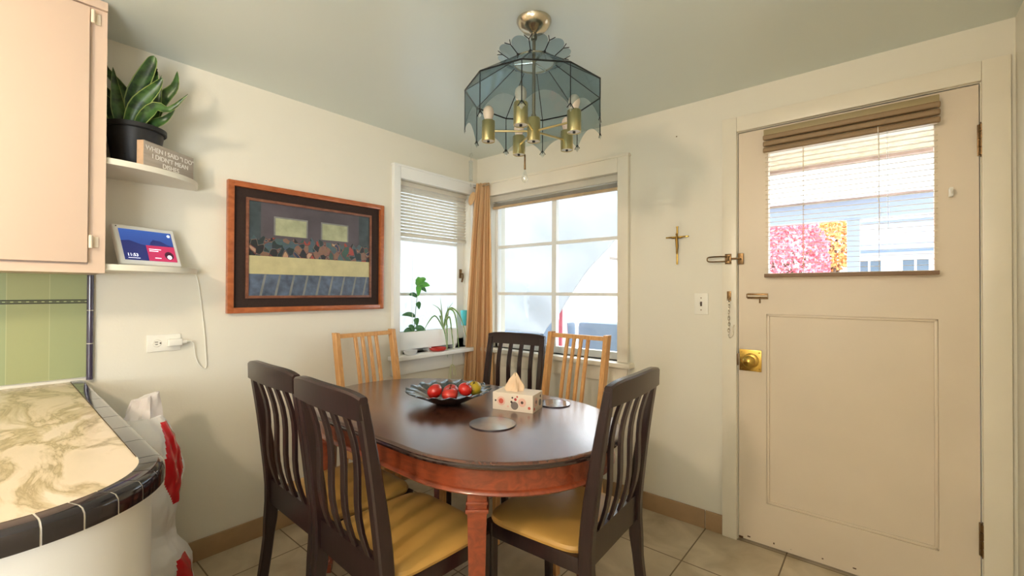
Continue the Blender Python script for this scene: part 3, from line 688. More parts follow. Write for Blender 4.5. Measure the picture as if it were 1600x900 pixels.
def painting():
    """a plain generic hall scene without figures: dusky wall with three pale openings, a pale cloth band, muted colour dabs"""
    m = bpy.data.materials.new('muted_oil_print'); m.use_nodes = True; n = m.node_tree.nodes; L = m.node_tree.links; p = n['Principled BSDF']
    tc = n.new('ShaderNodeTexCoord'); v = n.new('ShaderNodeTexVoronoi'); v.inputs['Scale'].default_value = 34; v.feature = 'SMOOTH_F1'; v.inputs['Smoothness'].default_value = .35
    mp = n.new('ShaderNodeMapping'); mp.inputs['Scale'].default_value = (1, 1, .75); L.new(tc.outputs['Object'], mp.inputs[0]); L.new(mp.outputs[0], v.inputs['Vector'])
    s = n.new('ShaderNodeSeparateColor'); L.new(v.outputs['Color'], s.inputs[0]); r = n.new('ShaderNodeValToRGB'); r.color_ramp.interpolation = 'CONSTANT'
    e = r.color_ramp.elements; e[0].position = 0; e[0].color = lin((40, 52, 56)); e[1].position = .2; e[1].color = lin((70, 92, 100))
    for q, c in ((.34, (128, 96, 82)), (.48, (36, 40, 46)), (.62, (150, 66, 58)), (.72, (58, 84, 78)), (.84, (176, 140, 118)), (.92, (52, 60, 84))): x = e.new(q); x.color = lin(c)
    L.new(s.outputs[0], r.inputs[0]); t = n.new('ShaderNodeTexNoise'); t.inputs['Scale'].default_value = 40; mx = n.new('ShaderNodeMix'); mx.data_type = 'RGBA'
    mx.inputs[0].default_value = .35; L.new(r.outputs[0], mx.inputs[6]); L.new(t.outputs['Color'], mx.inputs[7]); mx.blend_type = 'SOFT_LIGHT'
    L.new(mx.outputs[2], p.inputs['Base Color']); p.inputs['Roughness'].default_value = .35; return m
aw, ah = W2-.096, H2-.086
P1 = mat('print_dusky_wall', (84, 78, 86), .4, noise_amt=.25, noise_scale=8); P2 = mat('print_pale_sky', (168, 172, 140), .4, noise_amt=.25, noise_scale=18)
P3 = mat('print_cream_cloth', (196, 188, 144), .4, noise_amt=.12, noise_scale=20); P4 = mat('print_blue_shade', (86, 100, 122), .4, noise_amt=.5, noise_scale=24); P5 = mat('print_slate', (62, 74, 80), .4, noise_amt=.3, noise_scale=20); P6 = mat('print_grey_stone', (128, 130, 128), .4, noise_amt=.2, noise_scale=20)
b = MB(); X0 = .0125
b.box((X0, -aw, -ah), (X0+.001, aw, ah), m=P1)
b.box((X0, -aw, -.04), (X0+.0016, aw, .030), m=painting())
pk = [(-aw, .03)]
for k in range(1, 30):
    u = -aw+2*aw*k/30; pk.append((u, .035+.034*abs(math.sin(k*1.7))*(1 if abs(k-15) > 2 else 1.4)))
pk.append((aw, .03))
T = Matrix(((0, 0, 1, X0+.0), (1, 0, 0, 0), (0, 1, 0, 0), (0, 0, 0, 1)))
b.prism(pk, .001, .0016, painting(), T=T)
b.box((X0, -aw, -.128), (X0+.0018, aw, -.036), m=P3); b.box((X0, -aw, -ah), (X0+.0016, aw, -.128), m=P4)
for k in range(9): u = -aw+.05+.072*k; b.prism([(u, -ah), (u+.012, -ah), (u+.034, -.13), (u+.024, -.13)], .001, .002, P6, T=T)
for u0, u1, v0, v1 in ((-.21, -.05, .075, .165), (.04, .19, .075, .165)): b.box((X0, u0-.008, v0), (X0+.0013, u1+.008, v1+.008), m=P6); b.box((X0, u0, v0), (X0+.0017, u1, v1), m=P2)
b.box((X0, -aw, .05), (X0+.0014, -aw+.055, ah), m=P5); b.box((X0, aw-.07, .05), (X0+.0014, aw, ah), m=P5)
b.build('print', P1, pc)

# ================================================================ SHELF THINGS
# snake plant
LEAF = bpy.data.materials.new('variegated_leaf'); LEAF.use_nodes = True
def leafmat(m, mid1, mid2, edge, e0=.38):
    n = m.node_tree.nodes; L = m.node_tree.links; p = n['Principled BSDF']; uv = n.new('ShaderNodeUVMap'); sp = n.new('ShaderNodeSeparateXYZ'); L.new(uv.outputs[0], sp.inputs[0])
    a = n.new('ShaderNodeMath'); a.operation = 'SUBTRACT'; a.inputs[1].default_value = .5; b_ = n.new('ShaderNodeMath'); b_.operation = 'ABSOLUTE'; L.new(sp.outputs[0], a.inputs[0]); L.new(a.outputs[0], b_.inputs[0])
    t = n.new('ShaderNodeTexNoise'); t.inputs['Scale'].default_value = 30; tc = n.new('ShaderNodeTexCoord'); L.new(tc.outputs['Object'], t.inputs[0])
    r = n.new('ShaderNodeValToRGB'); r.color_ramp.elements[0].color = lin(mid1); r.color_ramp.elements[1].color = lin(mid2); r.color_ramp.elements[0].position = .4; r.color_ramp.elements[1].position = .6; L.new(t.outputs[0], r.inputs[0])
    g = n.new('ShaderNodeMath'); g.operation = 'GREATER_THAN'; g.inputs[1].default_value = e0; L.new(b_.outputs[0], g.inputs[0])
    mx = n.new('ShaderNodeMix'); mx.data_type = 'RGBA'; L.new(g.outputs[0], mx.inputs[0]); L.new(r.outputs[0], mx.inputs[6]); mx.inputs[7].default_value = lin(edge); L.new(mx.outputs[2], p.inputs['Base Color'])
    p.inputs['Roughness'].default_value = .35; return m
leafmat(LEAF, (30, 56, 28), (64, 98, 46), (138, 154, 88), .44)
def blade(b, pts, wmax, m, face=(1, 0, 0), th=.0015, cup=.25, wf=None):
    """leaf along pts (Vectors) with width profile, slightly cupped"""
    pts = [Vector(p) for p in pts]; n = len(pts); vs = []; uvs = []; fs = []
    for i, p in enumerate(pts):
        f = i/(n-1); d = (pts[min(i+1, n-1)]-pts[max(i-1, 0)]).normalized(); s_ = d.cross(Vector(face)); s_ = s_.normalized() if s_.length > 1e-5 else Vector((0, 1, 0)); nn = s_.cross(d)
        wd = wmax*((wf(f)) if wf else (.45+.55*math.sin(min(1, f*1.6)*PI/2))*(1-max(0, (f-.38)/.62)**1.12))+.0006
        for j in range(5):
            u = j/4; vs.append(p+s_*(u-.5)*wd+nn*cup*wd*((u-.5)**2*4)); uvs.append((u, f))
    k = len(vs)
    top = list(vs)
    for i in range(n):
        for j in range(5):
            q = vs[i*5+j]; top.append(q+Vector(face).normalized()*-th); uvs.append(uvs[i*5+j])
    for i in range(n-1):
        for j in range(4):
            a = i*5+j; fs.append((a, a+1, a+6, a+5)); fs.append((k+a, k+a+5, k+a+6, k+a+1))
        fs.append((i*5, (i+1)*5, k+(i+1)*5, k+i*5)); fs.append((i*5+4, k+i*5+4, k+(i+1)*5+4, (i+1)*5+4))
    fs.append((0, k, k+1, 1)); b.faces(top, fs, m, True, uvs=uvs)
sn = thing('snake_plant', 'snake plant with pointed yellow edged leaves in a black pot', 'plant', (.105, -2.078, 1.7305))
b = MB(); b.lathe([(0, 0), (.064, 0), (.068, .006), (.092, .158), (.098, .158), (.1015, .162), (.1015, .178), (.096, .180), (.093, .176), (.09, .15), (0, .148)], n=40); b.build('pot', mat('black_nursery_pot', (26, 26, 28), .5, noise_amt=.3, noise_scale=90), sn)
b = MB(); b.lathe([(0, .158), (.05, .157), (.092, .152)], n=24); b.build('soil', mat('potting_soil', (38, 28, 22), .95, bump=.6), sn)
# image-right = (.765,.644), away = (-.644,.765)
RI = Vector((.765, .644, 0)); AW = Vector((-.644, .765, 0)); TOC = Vector((.98, -.17, 0))
def sleaf(base_lat, base_dep, tips, wd, face=None):
    b = MB(); p0 = RI*base_lat+AW*base_dep+Vector((0, 0, .15)); ctl = [p0]+[RI*a+AW*d+Vector((0, 0, z)) for a, d, z in tips]
    pts = []; n = 12
    for i in range(n+1):
        t = i/n*(len(ctl)-1); k = min(int(t), len(ctl)-2); f = t-k; q0 = ctl[max(k-1, 0)]; q1 = ctl[k]; q2 = ctl[k+1]; q3 = ctl[min(k+2, len(ctl)-1)]
        pts.append(.5*((2*q1)+(-q0+q2)*f+(2*q0-5*q1+4*q2-q3)*f*f+(-q0+3*q1-3*q2+q3)*f**3))
    blade(b, pts, wd, LEAF, face=tuple(face or TOC), cup=.22); return b.build('leaf', LEAF, sn)
sleaf(-.035, -.03, [(-.06, -.04, .26), (-.105, -.05, .345)], .072)
sleaf(-.03, -.01, [(-.035, -.0, .30), (-.125, .0, .42), (-.15, 0, .50)], .038)
sleaf(-.02, .03, [(-.012, .03, .28), (-.008, .035, .43)], .056)
sleaf(0, 0, [(.0, -.01, .28), (.06, -.0, .44), (.072, 0, .475)], .070)
sleaf(.01, .02, [(.05, .02, .28), (.058, .02, .41), (.072, .02, .43)], .044)
sleaf(.02, .03, [(.07, .04, .30), (.118, .05, .37), (.122, .06, .442)], .050)
sleaf(.0, -.04, [(.045, -.05, .24), (.12, -.05, .32), (.148, -.05, .36)], .062)
sleaf(.03, -.03, [(.06, -.04, .20), (.12, -.045, .245), (.17, -.04, .238), (.235, -.03, .305)], .048)
sleaf(.02, -.02, [(.03, -.03, .22), (.07, -.03, .27), (.10, -.02, .31)], .05)
sleaf(.04, .0, [(.07, -.0, .19), (.12, .0, .215), (.145, .02, .265)], .042)
sleaf(-.04, .0, [(-.10, .0, .22), (-.15, .0, .30)], .045)
sleaf(-.015, -.045, [(-.03, -.05, .26), (-.045, -.055, .40)], .050)
sleaf(.02, .045, [(.03, .05, .28), (.03, .055, .40)], .046)
sleaf(.0, .02, [(.02, .02, .27), (.045, .03, .455)], .050)
sleaf(.03, .01, [(.07, .01, .26), (.095, .01, .40)], .046)
sleaf(-.03, -.02, [(-.05, -.03, .22), (-.07, -.05, .27), (-.09, -.06, .30)], .05)
tag(quick('storage_canister', mat('brown_leather', (112, 92, 70), .6, noise_amt=.2, noise_scale=20), None, B((.02, -2.186, 1.7305), (.05, -2.174, 1.86), .003)), 'brown panel half hidden behind the black plant pot', 'box')
# wooden sign block
sg = thing('wooden_sign_block', 'small grey wooden block with white stencilled words before the plant pot', 'sign', (.166, -1.976, 1.7305), math.atan2(.202, -.147))
GW = wood('grey_washed_wood', (168, 156, 142), (190, 178, 164), .6, (2, 14, 14)); RW = mat('raw_pine_end', (204, 170, 136), .7, noise_amt=.1, noise_scale=40)
b = MB(); b.box((-.122, -.0, 0), (.122, .028, .104), m=GW, bev=.002); b.box((-.1235, .001, .001), (-.1215, .027, .103), m=RW); b.build('block', GW, sg)
# block face that looks at the room is local +y? flipped below by orientation of the text
LET = mat('white_stencil_paint', (246, 242, 236), .6)
# local x runs along the block, local -y faces the camera side
for ln, z in (('WHEN I SAID "I DO"', .070), ("I DIDN'T MEAN", .043), ('DISHES', .016)):
    text('lettering', ln, .026, LET, sg, Matrix(((1, 0, 0, .004), (0, 0, -1, -.0004), (0, 1, 0, z), (0, 0, 0, 1))), ext=.0004)
# smart display
sd = thing('smart_display', 'white smart display with lit blue and pink screen on the lower shelf', 'smart display', (.155, -2.025, 1.3445), math.atan2(.92, -.38))
# local x = along the width (towards image right), local -y = towards the viewer
TS = Matrix.Translation((0, 0, .0072)) @ Matrix.Rotation(math.radians(-20), 4, 'X')
SHELLW = mat('pearl_white_plastic', (242, 242, 238), .4)
b = MB(); b.box((-.115, 0, 0), (.115, .020, .168), bev=.006, T=TS, seg=3)
b.loft([[(-.09, .022, .004), (.09, .022, .004), (.09, .045, .09), (-.09, .045, .09)], [(-.07, .085, .003), (.07, .085, .003), (.07, .078, .05), (-.07, .078, .05)]], smooth=False)
b.box((-.08, .02, 0), (.08, .085, .012), bev=.003); b.build('shell', SHELLW, sd)
SCR = bpy.data.materials.new('lit_screen_picture'); SCR.use_nodes = True
n = SCR.node_tree.nodes; L = SCR.node_tree.links; p = n['Principled BSDF']; tc = n.new('ShaderNodeTexCoord'); r = n.new('ShaderNodeValToRGB'); sp = n.new('ShaderNodeSeparateXYZ')
L.new(tc.outputs['Object'], sp.inputs[0]); mr = n.new('ShaderNodeMapRange'); mr.inputs[1].default_value = .02; mr.inputs[2].default_value = .15; L.new(sp.outputs['Z'], mr.inputs[0]); L.new(mr.outputs[0], r.inputs[0])
r.color_ramp.elements[0].color = lin((38, 52, 120)); r.color_ramp.elements[1].color = lin((58, 96, 176)); L.new(r.outputs[0], p.inputs['Emission Color']); p.inputs['Emission Strength'].default_value = .8
p.inputs['Base Color'].default_value = (.01, .01, .02, 1); p.inputs['Roughness'].default_value = .15
def glow(name, c, s_=.9): return mat(name, c, .3, emit=s_)
b = MB(); b.box((-.098, -.0012, .018), (.098, 0, .150), T=TS, m=SCR)
NAVY = glow('screen_navy_hill', (34, 40, 92), .8); PINK = glow('screen_pink_card', (165, 44, 80), .75); WT = glow('screen_white', (240, 240, 250), 1.0); DKP = glow('screen_dark_disc', (60, 26, 44), .7)
TF = TS @ Matrix(((1, 0, 0, 0), (0, 0, -1, -.0012), (0, 1, 0, 0), (0, 0, 0, 1)))
b.prism([(-.098, .018), (-.098, .098), (-.07, .102), (-.03, .088), (.01, .080), (.03, .072), (.098, .05), (.098, .018)], .0, .0004, NAVY, T=TF)
b.prism([(.008, .10), (.02, .112), (.05, .108), (.075, .094), (.098, .088), (.098, .07), (0, .07)], .0, .0005, NAVY, T=TF)
b.prism([(-.012, .018), (-.012, .086), (.098, .086), (.098, .018)], .0, .0009, PINK, T=TF)
def disc(cx, cy, r_, z, m): b.prism([(cx+r_*math.cos(2*PI*k/24), cy+r_*math.sin(2*PI*k/24)) for k in range(24)], .0, z, m, T=TF)
disc(.070, .045, .018, .0012, DKP); disc(.070, .038, .009, .0015, WT); disc(.086, .136, .006, .0008, WT)
for u0, v0, u1, v1 in ((-.004, .068, .042, .071), (-.004, .060, .030, .063), (.012, .030, .036, .033), (-.086, .026, -.044, .0275)): b.prism([(u0, v0), (u1, v0), (u1, v1), (u0, v1)], 0, .0012, WT, T=TF)
disc(-.104, .158, .0022, .0012, DARK)
b.build('screen', SCR, sd)
text('clock_digits', '11:53', .018, WT, sd, TF @ Matrix.Translation((-.068, .034, .0008)))
# outlet, plug, cable
ol = thing('wall_outlet', 'white horizontal outlet plate below the smart display shelf', 'outlet', (0, -1.957, 1.018))
quick('cover_plate', PLASTIC, ol, B((0, -.060, -.037), (.006, .060, .037), .003))
b = MB(); b.lathe([(0, .0085), (.015, .0085), (.0165, .006), (.0165, .004)], m=PLASTIC, n=24, T=Matrix.Translation((0, -.026, 0)) @ Matrix.Rotation(PI/2, 4, 'Y'))
b.box((.008, -.034, .004), (.0092, -.022, .0065), m=DARK); b.box((.008, -.032, -.0065), (.0092, -.023, -.004), m=DARK); b.cyl((.008, -.014, 0), (.0092, -.014, 0), .003, m=DARK); b.build('socket_face', PLASTIC, ol)
pw = thing('power_adapter', 'white plug adapter in the outlet with a looping cable', 'plug', (0, -1.957, 1.018))
b = MB(); b.box((.006, .008, -.016), (.034, .062, .016), bev=.006, seg=3); b.cyl((.02, .060, 0), (.02, .078, 0), .012, .009, n=16); b.build('adapter_body', PLASTIC, pw)
pts = [(.02, .078, 0), (.022, .098, -.002), (.014, .108, -.022), (.010, .114, -.07), (.010, .128, -.11), (.009, .149, -.132), (.008, .158, -.122), (.008, .156, -.07), (.008, .150, .02), (.008, .140, .12), (.008, .132, .20), (.009, .122, .27), (.012, .110, .306), (.02, .095, .318)]
def smooth(pts, n=6):
    P_ = [Vector(p) for p in pts]; out = []
    for k in range(len(P_)-1):
        q0, q1, q2, q3 = P_[max(k-1, 0)], P_[k], P_[k+1], P_[min(k+2, len(P_)-1)]
        for i in range(n):
            f = i/n; out.append(.5*((2*q1)+(-q0+q2)*f+(2*q0-5*q1+4*q2-q3)*f*f+(-q0+3*q1-3*q2+q3)*f**3))
    return out+[P_[-1]]
b = MB(); b.tube(smooth(pts), .0022, n=8); b.build('cable', PLASTIC, pw)

# ================================================================ WHITE AND RED BAG
bagW = mat('white_crinkled_plastic', (242, 240, 240), .35, noise_amt=.05, noise_scale=12, bump=.4, bump_scale=18)
bagR = mat('glossy_red_print', (206, 24, 36), .25, coat=.4, bump=.2, bump_scale=20)
bag = thing('rice_bag', 'tall white plastic bag with red print leaning on the wall beside the counter', 'bag', (.20, -2.035, 0))
def bagring(z, rx, ry, cx, cy, seed, n=150):
    r = []
    for i in range(n):
        a = 2*PI*i/n; k = 1+.07*noise.noise(Vector((math.cos(a)*2.2, math.sin(a)*2.2, z*7+seed)))+.035*math.sin(7*a+z*20)+.05*noise.noise(Vector((math.cos(a)*5, math.sin(a)*5, z*22)))
        r.append((cx+rx*k*math.copysign(abs(math.cos(a))**.8, math.cos(a)), cy+ry*k*math.copysign(abs(math.sin(a))**.8, math.sin(a)), z))
    return r
prof = [(0.0, .125, .125, .0, 0), (.015, .14, .135, 0, 0), (.08, .15, .138, 0, 0), (.16, .148, .130, 0, -.0), (.22, .130, .112, 0, -.01), (.265, .105, .095, .0, -.02), (.30, .098, .088, 0, -.02), (.34, .105, .094, 0, -.02), (.42, .118, .104, 0, -.015), (.52, .122, .110, 0, -.015), (.60, .118, .108, .0, -.02), (.67, .105, .096, .0, -.025), (.72, .08, .078, .0, -.03), (.75, .052, .060, .0, -.03)]
fine = []
for k in range(len(prof)-1):
    for j in range(9): f = j/9; fine.append(tuple(prof[k][i]*(1-f)+prof[k+1][i]*f for i in range(5)))
fine.append(prof[-1])
def bagm(c):
    a = math.atan2(c.y+.02, c.x); z = c.z     # a: 0 = +x, towards room
    if .41 < z < .73:
        ctr = .80; wd = .15+.42*min(1, (z-.40)/.14)*(.75 if z > .6 else 1.0)
        if abs(a-(ctr+.12*math.sin(z*9))) < wd*.72: return bagR
    if .06 < z < .20 and abs(a-.75) < .30-.9*abs(z-.13): return bagR
    return bagW
b = MB(); b.mi(bagW); b.loft([bagring(*q, 1.0) for q in fine], bagW, mfn=bagm); b.build('bag_body', bagW, bag)
b = MB(); rings = []
for k in range(9):
    f = k/8; ring = []
    for i in range(30):
        a = 2*PI*i/30; kk = 1+.18*math.sin(6*a+2*f)+.1*math.sin(11*a); rx = (.05*(1-f)+.020+.02*f*f)*kk; ry = (.052*(1-.8*f)+.028*f)*kk
        ring.append((rx*math.cos(a)*.7, -.03+.012*f+ry*math.sin(a), .745+.085*f+.012*f*math.sin(a)))
    rings.append(ring)
b.loft(rings, mat('milky_plastic_film', (250, 244, 246), .3, bump=.5, bump_scale=25)); b.build('bag_neck', None, bag)

# ================================================================ BLINDS
def blind(name, label, W, ztop, zbot, org, axis, n, tilt, slw=.025, head=.03, stack=0, cords=(.12, .8), dpt=.03, rail=.018, m=BLINDM, hm=None, railm=None):
    """axis 'x': slats run along +x, room side is -y; axis 'y': slats run along y, room side is +x"""
    T = Matrix.Identity(4) if axis == 'x' else Matrix(((0, -1, 0, 0), (1, 0, 0, 0), (0, 0, 1, 0), (0, 0, 0, 1)))
    t = thing(name, label, 'blind', org)
    b = MB(); b.box((0, -dpt/2, ztop-head), (W, dpt/2, ztop), bev=.003, T=T); b.build('head_rail', hm or m, t)
    b = MB(); zs = [ztop-head-.012-(ztop-head-.012-zbot-rail)*k/(n-1) for k in range(n)] if not stack else [zbot+rail+stack*k for k in range(1, n)]
    for z in zs:
        dx, dz = slw/2*math.cos(tilt), slw/2*math.sin(tilt); th = .0004
        sec = [(-dx, -dz-th), (-dx*.4, -dz*.4+.0009-th), (dx*.4, dz*.4+.0009-th), (dx, dz-th), (dx, dz+th), (dx*.4, dz*.4+.0009+th), (-dx*.4, -dz*.4+.0009+th), (-dx, -dz+th)]
        b.loft([[(.004, q[0], z+q[1]) for q in sec], [(W-.004, q[0], z+q[1]) for q in sec]], T=T)
    b.build('slats', m, t)
    b = MB(); b.box((.0, -slw/2, zbot), (W, slw/2, zbot+rail), bev=.003, T=T); b.build('bottom_rail', railm or m, t)
    b = MB()
    for c in cords:
        for q in (-1, 1): b.cyl((W*c, q*slw*.48, zbot+rail), (W*c, q*slw*.48, ztop-head), .0009, n=5, T=T)
    b.build('ladder_cord', m, t)
    return t, T
TAN = mat('aged_tan_blind', (196, 168, 130), .5, noise_amt=.06, noise_scale=20)
bl, T = blind('window_blind', 'white horizontal blind lowered over the top of the left window', .625, 1.985, 1.618, (-.030, -.722, 0), 'y', 15, -.5, cords=(.16, .84))
quick('pull_cord', PLASTIC, bl, TU([(.02, .115, 1.95), (.021, .115, 1.45), (.018, .112, 1.2), (.02, .116, 1.06)], .0012, n=5), CY((.02, .116, 1.03), (.02, .116, 1.06), .004, .002))
bl, T = blind('window_blind', 'raised blind bunched under the head of the large window', 1.045, 1.968, 1.872, (.16, .018, 0), 'x', 9, 0, stack=.0032, cords=(.12, .85), railm=TAN, head=.042)
bl, T = blind('door_blind', 'tan mini blind with open slats hung over the glazed top of the door', .612, 2.035, 1.322, (1.990, -.030, 0), 'x', 30, .06, slw=.024, cords=(.26, .70), hm=mat('olive_head_rail', (158, 142, 104), .5), railm=mat('brown_bottom_rail', (132, 104, 78), .5), dpt=.042, head=.03, m=mat('mini_blind_slats', (214, 196, 162), .45))
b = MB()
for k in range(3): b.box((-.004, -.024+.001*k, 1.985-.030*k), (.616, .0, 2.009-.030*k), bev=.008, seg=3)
b.build('slat_bundle', mat('shaded_brown_slats', (150, 124, 92), .5), bl)  # backlit shade is put into this darker slat colour
quick('tilt_wand', glass('wand_plastic', (.95, .95, .94), .08), bl, CY((.455, -.022, 1.94), (.458, -.024, 1.50), .003, n=8))
quick('pull_cord', PLASTIC, bl, TU(smooth([(.425, -.022, 1.95), (.428, -.024, 1.72), (.418, -.026, 1.68), (.432, -.026, 1.60), (.425, -.025, 1.50)]), .0011, n=5))
quick('cord_cleat', PLASTIC, bl, B((.640, -.004, 1.63), (.652, .03, 1.665), .003), CY((.646, -.012, 1.655), (.646, -.004, 1.640), .006, .003))

# ================================================================ CURTAIN
def curtain():
    nz, nu = 40, 140; cu = bpy.data.materials.new('tan_curtain_cloth'); cu.use_nodes = True; n = cu.node_tree.nodes; L = cu.node_tree.links; p = n['Principled BSDF']
    p.inputs['Base Color'].default_value = lin((238, 208, 166)); p.inputs['Roughness'].default_value = .9; tr = n.new('ShaderNodeBsdfTranslucent'); tr.inputs[0].default_value = lin((250, 222, 178)); mx = n.new('ShaderNodeMixShader'); mx.inputs[0].default_value = .5
    L.new(p.outputs[0], mx.inputs[1]); L.new(tr.outputs[0], mx.inputs[2]); L.new(mx.outputs[0], n['Material Output'].inputs[0])
    vs = []; fs = []
    for i in range(nz+1):
        f = i/nz; z = 2.065-1.95*f; spread = .055+.075*min(1, f*1.15)**.8; amp = .010+.024*min(1, f*1.6)
        cx = .125-.015*f; cy = -.058-.055*f**.8
        for j in range(nu+1):
            u = -1+2*j/nu; a = 6.5*PI*(u+.03*math.sin(3*f))
            q = math.sin(a)+.35*math.sin(2.3*a+1+2*f); px = u*spread*1.05+.008*math.cos(a*.5+3*f); py = amp*q*.62
            # lies diagonally across the corner, facing the room
            vs.append((cx+px*.80+py*.35, cy+px*.42-py*.8, z+.008*math.cos(6*a)*(1-f)*.6))
    w_ = nu+1
    for i in range(nz):
        for j in range(nu): fs.append((i*w_+j, i*w_+j+1, (i+1)*w_+j+1, (i+1)*w_+j))
    b = MB(); b.faces(vs, fs, cu, True)
    ot = thing('curtain', 'long tan curtain gathered in the corner between the two windows', 'curtain')
    o = b.build('cloth', cu, ot); s_ = o.modifiers.new('thickness', 'SOLIDIFY'); s_.thickness = .0015
    # loose knot near the top left
    b = MB(); rr = []
    for k in range(11):
        f = k/10; r_ = .006+.020*math.sin(PI*f)**.7
        rr.append([(.052+.012*f+r_*(1+.2*math.sin(4*a))*math.cos(a), -.125+.02*f+r_*.7*math.sin(a), 1.90+.10*f) for a in [2*PI*i/20 for i in range(20)]])
    b.loft(rr, cu); b.build('gather_knot', cu, ot)
    return ot
curtain()
tag(quick('curtain_bracket', CHROME, None, CY((.03, -.030, 2.045), (.03, -.07, 2.045), .005), CY((.0, -.062, 2.045), (.19, -.062, 2.045), .004)), 'short metal rod carrying the tan curtain in the corner', 'curtain rod')

# ================================================================ LEFT SILL: PLANTER, PLANTS, DISHES, BOTTLE
pbx = thing('planter_box', 'long white planter box standing on the left window sill', 'planter', (.0, -.46, .8302))
b = MB(); b.box((-.01, -.262, .03), (.005, .25, .145)); b.box((-.068, -.262, .03), (-.056, .25, .145)); b.box((-.056, -.262, .03), (-.01, -.25, .145)); b.box((-.056, .238, .03), (-.01, .25, .145)); b.box((-.056, -.25, .03), (-.01, .238, .04))
b.build('box', WHITE, pbx)
b = MB()
for y in (-.24, 0, .23): b.box((-.06, y-.012, 0), (-.003, y+.012, .03))
b.build('foot', WHITE, pbx)
GL = mat('fresh_green_leaf', (92, 168, 62), .45, noise_amt=.15, noise_scale=20); GL2 = mat('deep_green_leaf', (58, 112, 58), .45, noise_amt=.2, noise_scale=20)
def oval(f): return math.sin(PI*min(1, f**.8))**.75
cp = thing('climbing_plant', 'tall thin plant with oval green leaves in the white planter box', 'plant', (-.035, -.60, .872))
ZL = .10
b = MB(); st = smooth([(0, .02, .0), (0, .03, .15), (.002, .045, .30), (0, .062, .42)]); b.tube(st, .0022, n=6); b.build('stem', mat('green_stem', (110, 130, 80), .6), cp)
b = MB(); b.lathe([(0, .002), (.018, .002), (.02, .07), (.018, .075), (0, .07)], n=20); b.build('plant_pot', mat('grey_grow_pot', (90, 86, 80), .8), cp)
def oleaf(p0, p1, wd, m, face=(1, -.2, .3)):
    b = MB(); p0, p1 = Vector(p0), Vector(p1); b_ = []
    for k in range(9): f = k/8; b_.append(p0.lerp(p1, f)+Vector((0, 0, .012*math.sin(PI*f))))
    blade(b, b_, wd, m, face=face, cup=.15, wf=oval, th=.0008); return b.build('leaf', m, cp)
for p0, p1, wd, m in (((0, .062, .415), (.01, .052, .34), .042, GL), ((0, .06, .41), (0, .035, .455), .040, GL), ((0, .062, .42), (0, .075, .475), .045, GL), ((0, .065, .43), (0, .130, .462), .036, GL), ((0, .065, .41), (0, .165, .415), .04, GL), ((0, .064, .40), (.01, .125, .37), .035, GL2),
        ((0, .052, .335), (0, -.02, .350), .030, GL2), ((0, .050, .30), (.015, .058, .25), .040, GL2), ((0, .04, .20), (0, -.075, .215), .034, GL2), ((0, .035, .19), (.012, .042, .135), .042, GL2), ((0, .03, .12), (0, .130, .095), .040, GL2),
        ((0, .02, .09), (.02, -.075, .105), .045, GL2), ((0, .02, .08), (.01, -.070, .075), .04, GL2), ((0, .02, .08), (.03, .09, .065), .045, GL2), ((.01, .0, .08), (.03, -.04, .07), .04, GL2), ((0, .03, .10), (.01, -.03, .14), .035, GL2)): oleaf(p0, p1, wd, m)
sp_ = thing('spider_plant', 'spider plant with arching striped leaves hanging over the white planter box', 'plant', (-.030, -.315, .872))
SPM = leafmat(bpy.data.materials.new('striped_spider_leaf') if False else bpy.data.materials.new('striped_spider_leaf'), (70, 120, 60), (104, 150, 84), (206, 214, 170), .36) if False else None
sm_ = bpy.data.materials.new('striped_spider_leaf'); sm_.use_nodes = True; SPM = leafmat(sm_, (78, 128, 66), (112, 156, 90), (204, 214, 168), .34)
b = MB(); b.lathe([(0, .002), (.02, .002), (.024, .09), (.026, .10), (.022, .102), (0, .095)], n=20); b.build('plant_pot', mat('white_grow_pot', (226, 224, 218), .5), sp_)
for ctl, wd in (([(0, 0, .10), (.02, -.05, .24), (.03, -.14, .29)], .013), ([(0, 0, .10), (.03, -.06, .20), (.06, -.03, .05), (.065, -.02, -.08)], .015), ([(0, 0, .10), (.03, .02, .24), (.05, .07, .20), (.07, .085, .0), (.07, .09, -.07)], .015),
        ([(0, 0, .10), (.02, .04, .25), (.04, .12, .20), (.06, .17, .05), (.06, .18, -.06)], .013), ([(0, 0, .10), (0, .03, .22), (0, .10, .30)], .011), ([(0, 0, .10), (0, -.08, .20), (0, -.16, .13), (.0, -.18, .07)], .011), ([(0, 0, .10), (.02, .01, .20), (.03, .02, .27)], .018),
        ([(0, 0, .10), (.0, -.02, .26), (0, -.03, .33)], .008), ([(0, 0, .10), (.03, .0, .18), (.045, .0, .02), (.06, -.01, -.10)], .014), ([(0, 0, .10), (.03, .03, .19), (.05, .045, .02), (.06, .05, -.05)], .014), ([(0, 0, .10), (.01, .03, .19), (.01, .05, .26)], .014), ([(0, 0, .10), (.02, -.06, .17), (.04, -.10, .20)], .010)):
    b = MB(); blade(b, smooth(ctl, 7), wd, SPM, face=(1, -.15, .2), cup=.3, wf=lambda f: (.6+.4*math.sin(PI*min(1, f*1.5)))*(1-f**3)); b.build('leaf', SPM, sp_)
b = MB()
for k in range(6): a = k*1.05; b.tube(smooth([(.078, .02, -.15), (.078+.01*math.cos(a), .02+.022*math.sin(a), -.17), (.078+.015*math.cos(a), .02+.035*math.sin(a), -.22-.012*k)]), .0018, n=5)
b.tube(smooth([(0, 0, .10), (.05, .02, .12), (.078, .03, .0), (.078, .02, -.15)]), .0012, n=5); b.build('runner', SPM, sp_)
b = MB(); b.lathe([(0, 0), (.042, 0), (.058, .010), (.062, .024), (.0585, .024), (.054, .012), (0, .004)], n=36)
tag(b.build('saucer', mat('red_glazed_dish', (196, 52, 46), .3, coat=.4), None, (.035, -.42, .8302)), 'small red dish on the sill below the spider plant', 'dish')
